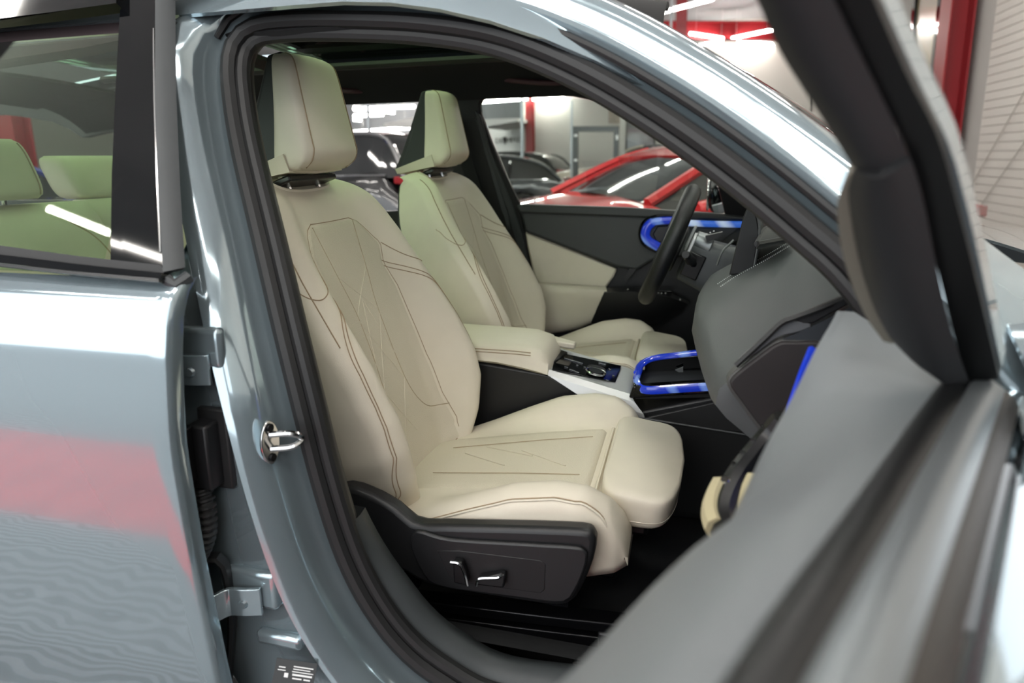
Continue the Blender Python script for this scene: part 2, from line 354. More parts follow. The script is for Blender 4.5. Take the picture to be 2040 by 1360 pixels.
# grey steel gate frame standing between the cars
def tubebar(b, a, c, w): 
    a = np.array(a); c = np.array(c); d = (c - a) / np.linalg.norm(c - a); s = np.cross(d, (0, 1, 0)); s /= np.linalg.norm(s)
    return b.box((a + c) / 2, (np.linalg.norm(c - a), w, w), [d, s, np.cross(d, s)])
GY = 12.0
gf = thing('gate_frame', 'grey rectangular steel gate frame with white fittings, seen through the driver window', 'frame', tuple(atY(1190, 300, GY) * [1, 1, 0]))
def gp(x, y): return atY(x, y, GY)
def vert(x, y0, w, z0=0.0):
    t = gp(x, y0); return [(t[0], GY, z0), (t[0], GY, t[2])]
a = vert(1147, 252, .1); tubebar(B(), *a, 0.10).make('post', FRAME, gf, bevel=0.006)
a = vert(1228, 252, .1); tubebar(B(), *a, 0.095).make('post', FRAME, gf, bevel=0.006)
tubebar(B(), gp(1142, 257), gp(1233, 257), 0.11).make('top_bar', FRAME, gf, bevel=0.006)
a = vert(1139, 200, .1); tubebar(B(), *a, 0.045).make('back_post', mat('galvanised', '#9a9fa2', 0.4, metal=0.5), gf)
for y in (270, 319, 368): c = gp(1148, y); B().box(c + (0, -.06, 0), (0.07, 0.03, 0.05)).make('bracket', WHITE, gf, bevel=0.004)
c = gp(1230, 274); B().box(c + (0, -.06, 0), (0.045, 0.03, 0.1)).make('bracket', WHITE, gf, bevel=0.004)
for x, Y, lb in [(1040, 11.0, 'slim grey ceiling post left of the red column in the driver window'), (1330, 14.0, 'slim grey post right of the framed poster'), (735, 9.0, 'slim grey ceiling post above the dark car in the rear side window')]:
    p = atY(x, 250, Y); pr_ = thing('ceiling_post', lb, 'post', (p[0], Y, 0))
    tubebar(B(), (p[0], Y, 0), (p[0], Y, ZC), 0.05).make('shaft', mat('galvanised', '#9a9fa2', 0.4, metal=0.5), pr_); B().box((p[0], Y, 0.012), (0.2, 0.2, 0.024)).make('foot_plate', FRAME, pr_)
p = atY(1241, 250, 13.0); wp = tubebar(B(), (p[0], 13.0, 0), (p[0], 13.0, ZC), 0.12).make('white_post', WALLW, bevel=0.008); tag(wp, 'white square post beside the grey gate frame', 'post')
# framed poster on the back wall
def poster_mat():
    m = bpy.data.materials.new('poster_print'); m.use_nodes = True; nt = m.node_tree; b = nt.nodes['Principled BSDF']; N = nt.nodes.new; L = nt.links.new
    tc = N('ShaderNodeTexCoord'); ns = N('ShaderNodeTexNoise'); ns.inputs['Scale'].default_value = 0.9; ns.inputs['Detail'].default_value = 2; L(tc.outputs['Object'], ns.inputs['Vector'])
    cr = N('ShaderNodeValToRGB'); e = cr.color_ramp.elements; e[0].position = .38; e[0].color = srgb('#33373d'); e[1].position = .62; e[1].color = srgb('#8f9296')
    z = cr.color_ramp.elements.new(.5); z.color = srgb('#5c4a55'); L(ns.outputs['Fac'], cr.inputs[0]); L(cr.outputs[0], b.inputs['Base Color']); b.inputs['Roughness'].default_value = .35; return m
PO = 20.86
po = thing('framed_poster', 'large dark framed poster on the far wall above the red car', 'poster', tuple(atY(1275, 260, PO)))
a, b_, c, d = atY(1247, 195, PO), atY(1304, 195, PO), atY(1304, 310, PO), atY(1247, 310, PO)
B().prism([a, b_, c, d], (0, 0.03, 0)).make('print', poster_mat(), po)
for u, v in ((a, b_), (b_, c), (c, d), (d, a)): tubebar(B(), u, v, 0.07).make('frame_bar', mat('poster_frame', '#202226', 0.5), po)
po2 = tag(B().prism([atY(1212, 195, 20), atY(1236, 195, 20), atY(1236, 246, 20), atY(1212, 246, 20)], (0, .04, 0)).make('wall_poster', mat('poster_rust', '#8b8175', 0.5, var=0.5, scale=120)), 'small faded poster half hidden behind the grey gate frame', 'poster')
struct(B().prism([(-5.75, 20.9, 0), (3.45, 20.9, 0), (3.45, 20.9, ZC), (-5.75, 20.9, ZC)], (0, .15, 0)).make('wall_partition', WALLW))
# glazed strip and dark frame left of the right-hand column
p0 = atX(1826, 120, 3.55); 
gl = thing('window_strip', 'narrow amber-tinted window strip with black frame beside the red column', 'window', (3.4, 10.3, 0))
B().box((3.42, 10.35, 2.6), (0.06, 1.1, 4.6)).make('pane', mat('amber_pane', '#8d8468', 0.2, coat=0.6), gl)
for yy in (9.75, 10.98): B().box((3.40, yy, 2.6), (0.1, 0.14, 4.7)).make('frame_bar', GLOSSBLK, gl)
# cables hanging over the ribbed wall
CAB = mat('wall_cable', '#9d978f', 0.6)
for a, b_, lb in [((2040, 185), (1925, 388), 'thin grey cable slanting down the ribbed wall, upper one'), ((2040, 285), (1952, 412), 'thin grey cable slanting down the ribbed wall, lower one')]:
    P, Q = atX(*a, X1 - .03), atX(*b_, X1 - .03); D = (P - Q); tag(B().tube([Q - D * .3, Q, P, P + D * 1.5], 0.006, 6).make('wall_cable', CAB), lb, 'cable')
# ================================================================ the car's own shell
body = thing('vehicle_shell', 'blue-grey painted car shell with door opening, black seals and dark roof lining', 'car', (-0.7, 0, 0))
# height profile of the door-opening flange (near side) and of the far inner trim
def yflange(z): return interp(z, [0.3, 0.55, 0.9, 1.1, 1.3, 1.5, 1.6], [-.77, -.79, -.80, -.775, -.70, -.615, -.58])
def yfar(z): return interp(z, [0.3, 0.9, 1.12, 1.3, 1.5, 1.6], [.80, .80, .76, .70, .63, .58])
ap = [(700, 50), (850, 57), (1000, 82), (1150, 142), (1300, 228), (1450, 333), (1600, 455), (1715, 565)]
lf = [(1000, 1392), (880, 1332), (805, 1270), (745, 1190), (695, 1090), (650, 950), (612, 800), (575, 650), (535, 480), (492, 300), (475, 200), (471, 130), (485, 85), (520, 60), (590, 51)]
sill = [(0.12, 0.52), (-0.02, 0.50)]
P = [atS(x, y, yflange) for x, y in lf + ap]
P += [np.array([x, yflange(z), z]) for x, z in [(0.30, 1.0), (0.36, 0.86), (0.36, 0.68), (0.29, 0.56), (0.12, 0.49), (-0.05, 0.475)]]
loop = spline(P, 150, closed=True)
cen = np.array([-0.15, 0, 1.0])
def offs(p, t):
    n = np.array([t[2], 0, -t[0]]); n /= np.linalg.norm(n) + 1e-9
    if n @ ((p - cen) * [1, 0, 1]) < 0: n = -n
    return n
TT = np.roll(loop, -1, 0) - np.roll(loop, 1, 0)
NN = np.array([offs(p, t) for p, t in zip(loop, TT)])
for _ in range(4): NN = (np.roll(NN, 1, 0) + 2 * NN + np.roll(NN, -1, 0)); NN /= np.linalg.norm(NN, axis=1, keepdims=True)
# profiles (offset away from the opening, step outward)
prB = [(.002, -.008), (.008, -.006), (.018, -.002), (.030, .006), (.038, .028), (.040, .05), (.050, .064), (.060, .078), (.078, .086), (.088, .072), (.10, .066), (.17, .066), (.26, .07)]
prR = [(.002, -.008), (.008, -.006), (.018, -.002), (.027, .004), (.034, .010), (.040, .016), (.050, .024), (.056, .020), (.060, .018), (.078, .024), (.096, .014), (.108, -.02), (.112, -.07)]
rows = []
for p, n in zip(loop, NN):
    wgt = sstep(.25, .75, n[2]); wA = sstep(.10, .30, p[0]) * (1 - wgt)
    row = []
    for (a, b_), (c, d) in zip(prB, prR):
        k, h = lerp(a, c, wgt), lerp(b_, d, wgt); k = min(k, lerp(.30, .085, float(sstep(1.10, 1.22, p[2]))) if wgt < .5 else 1); row.append(p + n * k + np.array([0, -h, 0]))
    rows.append(row)
B().grid(rows, cv=True).make('door_frame_panel', PAINT, body, smooth=50)
# weatherstrip: two-lobed black rubber with an inner lip
B().tube(loop + NN * .006 + np.array([0, -.010, 0]), .0145, 10, closed=True).make('door_seal', RUB, body)
B().tube(loop - NN * .014 + np.array([0, -.002, 0]), .012, 10, closed=True).make('seal_lip', RUB, body)
sel = [i for i in range(150) if NN[i][2] > .3]
i0 = sel[0]; seq = [(i0 + k) % 150 for k in range(len(sel))]
B().tube([loop[i] + NN[i] * .036 + np.array([0, -.016, 0]) for i in sorted(sel)], .007, 8).make('roof_seal', RUB, body)
# inner trim that the seal clips onto (dark plastic band around the opening)
rows = [[p - n * .014 + (0, .002, 0), p - n * .018 + (0, .014, 0), p - n * .014 + (0, .028, 0), p + n * .02 + (0, .045, 0)] for p, n in zip(loop, NN)]
B().grid(rows, cv=True).make('opening_trim', BLK, body, smooth=60)
# sill and lower pillar cover following the seal, with its joint
SILL = mat('sill_plastic', '#3b3f41', 0.5, bump=0.1, scale=500)
low = [i for i in range(150) if loop[i][2] < .74 and loop[i][0] < .30]
low.sort(key=lambda i: (i - 75) % 150)
seq = sorted(low, key=lambda i: loop[i][0] - 2 * loop[i][2] if loop[i][0] < -.25 else loop[i][0])
def cover(idx, nm):
    rows = []
    for i in idx:
        p, n = loop[i], NN[i]; k = float(sstep(.88, .70, p[2])) if False else min(1, max(0, (.74 - p[2]) / .15))
        rows.append([p - n * .016 + (0, .004, 0), p - n * (.016 + .012 * k) + (0, .010, 0), p - n * (.016 + .026 * k) + (0, .030, 0), p - n * (.012 + .022 * k) + (0, .055, 0), p + n * .03 + (0, .075, 0)])
    return B().grid(rows).make(nm, SILL, body, smooth=60)
left = [i for i in seq if loop[i][0] <= -.215]; right = [i for i in seq if loop[i][0] > -.235]
cover(left, 'sill_cover'); o_ = cover(right, 'sill_cover')
# floor and tunnel carpet, seat well
B().grid([[(x, y, .40 + .03 * math.sin(3 * x)) for x in np.linspace(-.9, .55, 24)] for y in np.linspace(-.76, .80, 12)]).make('floor_carpet', CARPET, body)
B().grid([[(x, y, z) for x in np.linspace(-.75, .2, 20)] for y, z in ((-.72, .50), (-.69, .485), (-.64, .455), (-.56, .42), (-.45, .41))]).make('carpet_edge', CARPET, body)
B().grid([[(.55 + .25 * t, y, .40 + .45 * t) for t in np.linspace(0, 1, 8)] for y in np.linspace(-.76, .8, 8)]).make('toe_board', CARPET, body)
# striker on the pillar
sk = thing('x', '', ''); bpy.data.objects.remove(sk)
s0 = atY(535, 880, -.862); f0 = np.array([.98, -.2, 0]); f0 /= np.linalg.norm(f0)
sd = np.cross(f0, (0, 0, 1)); ax3 = np.array([f0, sd, (0, 0, 1)])
st = B(); th = np.linspace(0, 2 * math.pi, 28, endpoint=False)
ring = [s0 + sd * .017 * np.sign(math.cos(t)) * abs(math.cos(t)) ** 1.2 + np.array([0, 0, .034 * math.sin(t)]) for t in th]
st.prism(ring, f0 * .005); sko = st.make('striker', CHROME, body, bevel=.0015)
lp = spline([s0 + np.array((0, 0, .012)) + f0 * .004, s0 + np.array((0, 0, .012)) + f0 * .03 - sd * .016, s0 + f0 * .036 - sd * .030, s0 - np.array((0, 0, .008)) + f0 * .03 - sd * .016, s0 - np.array((0, 0, .010)) + f0 * .004], 24)
B().tube(lp, .0048, 8).make('striker_loop', CHROME, sko)
for dz in (.023, -.023): B().disc(s0 + f0 * .005 + np.array((0, 0, dz)), f0, .006, .003, 12).make('bolt', STEEL, sko, bevel=.0008)
# hinge straps of the rear door, wiring boot
for (x0, y0, lb) in ((385, 738, 'upper'), (490, 1200, 'lower')):
    c = atY(x0, y0, -.885)
    w_ = .05 if lb == 'upper' else .075; h_ = .045
    pth = [c + np.array((.02, .012, 0)), c + np.array((-.005, .004, 0)), c + np.array((-.03, -.002, 0)), c + np.array((-.05, -.03, -.004)), c + np.array((-.065, -.045, -.006))]
    pl = spline(pth, 10); rows = [[p + (0, 0, h_ / 2), p + (0, 0, -h_ / 2)] for p in pl]
    hg = B().sheet(rows, .007).make('door_hinge', PAINT, body, bevel=.001)
    B().disc(c + np.array((-.004, .0, -.002)), (0.1, -1, 0), .0085, .006, 12, .006).make('bolt', PAINT, hg)
c = atY(410, 905, -.885)
wc = B().box(c, (.034, .03, .10)).make('wiring_connector', BLK, body, bevel=.004)
B().box(c + np.array((.006, .018, .004)), (.05, .012, .125)).make('connector_gasket', RUB, wc, bevel=.003)
B().box(c + np.array((-.014, -.02, .008)), (.018, .02, .085)).make('clip', BLKS, wc, bevel=.003)
bp_ = spline([c + np.array((-.006, -.01, -.05)), c + np.array((0, -.014, -.08)), c + np.array((-.002, -.016, -.115)), c + np.array((-.018, -.016, -.15)), c + np.array((-.05, -.012, -.19))], 64)
B().tube(bp_, [(.0165 if (i // 2) % 2 else .0125) for i in range(64)], 12).make('corrugated_boot', RUB, body, smooth=25)
B().tube(spline([c + np.array((-.03, -.005, -.17)), atY(445, 1120, -.88), atY(462, 1230, -.87), atY(455, 1360, -.87)], 20), .012, 8, flat=.5).make('pillar_rubber', RUB, body)
# raised pads pressed into the pillar
for (x0, y0, sx, sz) in ((405, 690, .035, .03), (500, 1165, .05, .032), (560, 1270, .04, .012)):
    c = atY(x0, y0, -.862); B().box(c, (sx * 2, .02, sz * 2)).make('pressed_pad', PAINT, body, bevel=.008, segs=4)
# type plate
c = atY(585, 1352, -.90); r_ = np.array([.97, .2, -.13]); r_ /= np.linalg.norm(r_); u_ = np.array([.05, .45, .89]); u_ -= r_ * (u_ @ r_); u_ /= np.linalg.norm(u_); n_ = np.cross(r_, u_)
tp = B().box(c, (.062, .05, .0012), [r_, u_, n_]).make('type_plate', mat('plate_black', '#0c0c0d', 0.4), body)
for k, (dx, dy, w_, h_) in enumerate([(-.020, .014, .010, .0015), (-.020, .010, .012, .0012), (.012, .017, .030, .0015), (.010, .0135, .026, .0012), (.012, .010, .032, .0012), (.012, .006, .03, .0025), (-.012, .004, .006, .006), (.005, .001, .014, .0018), (.02, .001, .010, .0018)]):
    B().box(c + r_ * dx + u_ * dy + n_ * .001, (w_, h_, .0004), [r_, u_, n_]).make('print_line', WHITE, tp)
# ---------------------------------------------------------------- roof: lining, frame, panoramic glass
def roofz(y, x): return 1.60 - .10 * (abs(y) / .62) ** 3 - .05 * max(0, x + .35) ** 1 * 1.2
rows = []
for x in np.linspace(-2.45, -.05, 30):
    rows.append([(x, y, 1.585 + .0 - .09 * (max(0, abs(y) - .40) / .22) ** 2 - .16 * max(0, x + .38) - .10 * max(0, -1.7 - x)) for y in np.linspace(.40, .625, 12)])
B().sheet(rows, .01).make('roof_lining', HEAD, body)
rows = [[(p[0], -p[1], p[2]) for p in r] for r in rows]
B().sheet(rows, -.01).make('roof_lining', HEAD, body)
for xa, xb in ((-.45, -.24), (-1.36, -1.26), (-2.45, -2.05)):
    rows = [[(x, y, 1.588 + .018 * math.cos(y / .40 * 1.57) - .16 * max(0, x + .38) - .10 * max(0, -1.7 - x)) for y in np.linspace(-.42, .42, 16)] for x in np.linspace(xa, xb, 8)]
    B().sheet(rows, -.012).make('roof_crossmember', HEAD, body)
fr = B()
for s in (-1, 1): fr.tube([(x, s * .405, 1.592) for x in np.linspace(-2.1, -.43, 12)], .013, 6)
fr.make('roof_glass_seal', RUB, body)
ROOFG = glass('green_tinted_glass', (0.60, 0.74, 0.57, 1), refl=0.02)
for xa, xb in ((-1.26, -.43), (-2.1, -1.37)):
    rows = [[(x, y, 1.62 + .016 * math.cos(y / .42 * 1.57)) for y in np.linspace(-.43, .43, 14)] for x in np.linspace(xa, xb, 8)]
    B().sheet(rows, .005).make('roof_glass', ROOFG, body)
# outer roof skin strips along both sides
for s in (-1, 1):
    rows = [[(x, s * y, z - .60 * max(0, x + .55) ** 2 - .12 * max(0, -1.8 - x)) for y, z in ((.435, 1.64), (.50, 1.635), (.57, 1.615), (.62, 1.585), (.655, 1.55), (.67, 1.52))] for x in np.linspace(-2.5, .02, 34)]
    B().sheet(rows, .008 * s).make('roof_skin', PAINT, body)
    B().tube(spline([(-.35, s * .625, 1.60), (-.6, s * .64, 1.648), (-1.2, s * .645, 1.655), (-2.2, s * .64, 1.64)], 30), .016, 8, flat=1.0).make('roof_rail', GLOSSBLK, body)
# front header panel, windscreen
ws = []
for t in np.linspace(0, 1, 14):
    x = lerp(-.14, .46, t); z = lerp(1.515, 1.06, t) + .03 * math.sin(t * math.pi)
    ws.append([(x + .16 * (1 - (y / (.56 + .14 * t)) ** 2) - .02, y, z) for y in np.linspace(-(.56 + .14 * t), .56 + .14 * t, 18)])
B().sheet(ws, .004).make('windscreen', glass('clear_glass', (.90, .95, .93, 1), refl=0.03), body)
# bonnet and right wing of the car, seen past the open door
bon = []
for t in np.linspace(0, 1, 16):
    x = lerp(.62, 2.05, t); w_ = lerp(.80, .70, t)
    bon.append([(x, y, 1.10 - .16 * t ** 1.6 - .035 * (y / w_) ** 2 - .10 * max(0, abs(y) / w_ - .93) / .07) for y in np.linspace(-w_, w_, 25)])
B().sheet(bon, .006).make('bonnet', PAINT, body)
wing = []
for x in np.linspace(.34, 2.1, 26):
    t = (x - .34) / 1.76; yo = -.96 + .12 * t ** 2
    arch = max(0, .36 ** 2 - (x - 1.15) ** 2) ** .5
    zb = .36 + arch * .98
    wing.append([(x, yo + .20 - .03 * t, 1.105 - .10 * t ** 1.6), (x, yo + .15, 1.10 - .10 * t ** 1.6), (x, yo + .09, 1.065 - .1 * t ** 1.6), (x, yo + .045, 1.0 - .09 * t), (x, yo + .015, .95 - .08 * t), (x, yo + .03, max(zb, .86 - .05 * t)), (x, yo, max(zb, .74)), (x, yo + .02, max(zb, .5)), (x, yo + .04, zb)])
B().sheet(wing, -.006).make('front_wing', PAINT, body, smooth=40)
B().grid([[(x, y, 1.04 - .02 * abs(y)) for x in np.linspace(.30, .66, 5)] for y in np.linspace(-.75, .75, 10)]).make('scuttle_panel', BLK, body)
B().prism([(.33, -.90, .40), (.33, -.90, 1.03), (.33, -.70, 1.05), (.33, -.70, .40)], (.03, 0, 0)).make('hinge_pillar', PAINT, body)
for z in (.62, .92): B().box((.345, -.925, z), (.07, .05, .05)).make('front_door_hinge', PAINT, body, bevel=.005)
# ---------------------------------------------------------------- far side inner trim: pillars and rails
def fp(x, y, d=0.0): p = atS(x, y, yfar); return p + np.array((0, d, 0))
def farpoly(pts, th=.05, d=0.0): return B().prism([fp(x, y, d) for x, y in pts], (0, th, 0))
TRIM = mat('pillar_trim', '#191a1b', 0.55, bump=0.1, scale=600)
TRIMG = mat('pillar_trim_grey', '#3a3d3f', 0.5, bump=0.1, scale=600)
farpoly([(838, 192), (862, 210), (880, 245), (880, 420), (960, 560), (1010, 700), (1080, 700), (1070, 600), (1060, 540), (1045, 470), (1034, 412), (1002, 345), (976, 285), (955, 228), (952, 206), (962, 190), (965, 178), (838, 178)], .03, .02).make('centre_pillar_trim', TRIM, body, bevel=.006)
farpoly([(944, 218), (957, 232), (975, 300), (1024, 418), (1040, 470), (1062, 560), (1050, 562), (1028, 500), (1010, 425), (962, 300)], .012, .006).make('pillar_strip', TRIMG, body, bevel=.004)
farpoly([(944, 232), (950, 240), (1012, 425), (1030, 500), (1046, 562), (1036, 562), (1004, 440)], .012, .008).make('pillar_strip', TRIMG, body, bevel=.004)
# belt hanging at the far pillar
B().tube([fp(905, 240, -.02), fp(960, 400, -.03), fp(1030, 560, -.04)], .023, 4, flat=.06, up=(0, 1, 0)).make('seat_belt', mat('belt_webbing', '#111214', 0.9, bump=0.4, scale=900), body)
top = [(640, 178), (705, 192), (720, 195), (800, 193), (838, 192), (962, 188), (1010, 186), (1060, 187), (1140, 191), (1200, 203), (1260, 228), (1330, 272), (1405, 327), (1428, 350), (1450, 385), (1480, 420), (1560, 420), (1520, 372), (1430, 300), (1340, 235), (1250, 183), (1180, 155), (1060, 140), (850, 145), (640, 150)]
farpoly(top, .035, .0).make('side_rail_trim', TRIM, body, bevel=.005)
farpoly([(1412, 326), (1470, 355), (1530, 400), (1565, 442), (1485, 440), (1445, 430), (1438, 400), (1428, 360)], .03, .0).make('mirror_triangle', BLK, body, bevel=.004)
# front pillar cover continuing to the dash
B().sheet([[fp(1410, 300), fp(1440, 300, -.04)], [fp(1470, 350), fp(1500, 340, -.05)], [fp(1530, 412), fp(1560, 395, -.05)], [fp(1560, 440), fp(1590, 425, -.05)]], .02).make('front_pillar_cover', TRIM, body)
# grab handles on the far rail, sun visor, reading lamp
def grab(pa, pb, d):
    a, b_ = fp(*pa, d), fp(*pb, d); u = (b_ - a); h = B()
    pth = spline([a + (0, .02, .012), a + (0, -.012, 0), a + u * .15 + (0, -.035, -.006), a + u * .5 + (0, -.04, -.008), a + u * .85 + (0, -.035, -.006), b_ + (0, -.012, 0), b_ + (0, .02, .012)], 30)
    return h.tube(pth, .011, 8, flat=.8)
HANDLE_REFL = mat('handle_red_reflection', '#4e3134', 0.45)  # red reflection on the grips, put into their base colour
grab((1010, 158), (1120, 166), -.02).make('grab_handle', HANDLE_REFL, body)
grab((640, 172), (728, 182), -.02).make('grab_handle', HANDLE_REFL, body)
v = [atY(1165, 165, .45), atY(1225, 172, .45), atY(1262, 190, .45), atY(1250, 196, .45), atY(1200, 186, .45)]
B().prism([atZ(1168, 158, 1.50), atZ(1235, 166, 1.49), atZ(1275, 186, 1.47), atZ(1262, 193, 1.465), atZ(1190, 180, 1.49)], (0, .0, .018)).make('sun_visor', mat('visor_fabric', '#3a2d2f', 0.9), body, bevel=.006)
# far rear body: rear door upper panel, rear quarter, tailgate wall, parcel area
farpoly([(560, 430), (930, 415), (1000, 560), (1000, 640), (560, 700)], .04, .03).make('rear_door_trim', BLK, body)
B().prism([(-3.3, .745, .5), (-1.25, .765, .5), (-1.25, .765, 1.11), (-2.15, .755, 1.13), (-3.3, .745, 1.13)], (0, .05, 0)).make('rear_side_trim', BLK, body)
B().prism([(-1.92, .64, 1.52), (-1.72, .65, 1.52), (-1.80, .70, 1.34), (-1.93, .755, 1.11), (-2.12, .755, 1.13), (-2.0, .70, 1.34)], (0, .04, 0)).make('rear_pillar_trim', TRIM, body)
B().prism([(-3.2, -.6, .6), (-3.2, .74, .6), (-3.2, .74, 1.10), (-3.2, -.6, 1.10)], (-.05, 0, 0)).make('tailgate_trim', BLK, body)
q = [atY(0, 228, .66), atY(40, 232, .66), atY(105, 243, .66), atY(140, 258, .66), atY(163, 274, .66)]
B().prism(q + [q[-1] + (.35, 0, .05), q[-1] + (.5, 0, .3), q[0] + (-.5, 0, .25), q[0] + (-.3, 0, 0)], (0, .04, 0)).make('quarter_rail_trim', TRIM, body)

B().prism([(-1.9, -.665, 1.60), (-.66, -.665, 1.585), atY(330, 2, -.70), atY(-120, 36, -.70), (-1.9, -.70, 1.50)], (0, .01, 0)).make('roof_side_panel', BLK, body)
# ================================================================ front seats
BO = np.array([-.545, 0, .62]); BV = np.array([-.333, 0, .943]); BN = np.array([.943, 0, .333])
def seat_w(v): return interp(v, [0, .04, .12, .22, .34, .45, .52, .58, .63, .66, .685], [.19, .225, .258, .268, .262, .252, .243, .225, .20, .18, .155])
def seat_b(v): return interp(v, [-.02, .05, .12, .18, .28, .38, .47, .58, .68], [.05, .085, .105, .108, .092, .068, .048, .030, .012])
def seat_n(y, v):
    """front surface height of the backrest above its plane"""
    w_ = seat_w(v); s = min(1.0, abs(y) / w_)
    g = float(sstep(.46, .84, s)); r = max(0.0, (s - .80) / .20)
    base = -.010 * math.cos(min(1, s / .5) * math.pi / 2) + .012 * math.sin(v / .68 * math.pi)
    edge = .045 * (1 - math.sqrt(max(0.0, 1 - r * r)))
    tp = .05 * max(0, (v - .60) / .085) ** 2.2
    return base + seat_b(v) * g - edge - tp
def seat_pt(y, v, lift=0.0):
    return BO + BV * v + BN * (seat_n(y, v) + lift) + np.array([0, y, 0])
def seat_patch(vs, lo, hi, lift, nu=18, sides=True):
    rows = []
    for v in vs:
        a, b_ = lo(v), hi(v)
        ys = np.linspace(a, b_, nu); rows.append([seat_pt(y, v, lift if 0 < i < nu - 1 else -.004) for i, y in enumerate(ys)])
    rows[0] = [seat_pt(y, vs[0], -.004) for y in np.linspace(lo(vs[0]), hi(vs[0]), nu)]; rows[-1] = [seat_pt(y, vs[-1], -.004) for y in np.linspace(lo(vs[-1]), hi(vs[-1]), nu)]
    return B().grid(rows)
def seam(curve, m, parent, r=.0010, lift=.0009, name='seam'):
    return B().tube(np.array([seat_pt(y, v, lift) for y, v in curve]) + OFF, r, 5).make(name, m, parent)
OFF = np.zeros(3)
def place(b): b.v = [tuple(np.array(p) + OFF) for p in b.v]; return b
# cushion surface
def cus_bz(x): return interp(x, [-.62, -.55, -.45, -.36, -.28, -.20, -.15, -.11, -.09, -.078], [.60, .615, .655, .695, .728, .742, .738, .715, .685, .645])
def cus_cz(x): return interp(x, [-.62, -.5, -.3, -.17, -.13, -.08], [.615, .64, .672, .690, .675, .66])
def cus_w(x): return interp(x, [-.62, -.5, -.3, -.16, -.10, -.078], [.225, .245, .262, .262, .25, .235])
def cus_z(x, y):
    s = min(1.0, abs(y) / cus_w(x)); g = float(sstep(.56, .82, s)); r = max(0, (s - .84) / .16)
    return cus_cz(x) + (cus_bz(x) - cus_cz(x)) * g - .035 * (1 - math.sqrt(max(0, 1 - r * r)))
def cus_pt(x, y, lift=0.0): return np.array([x, y, cus_z(x, y) + lift])

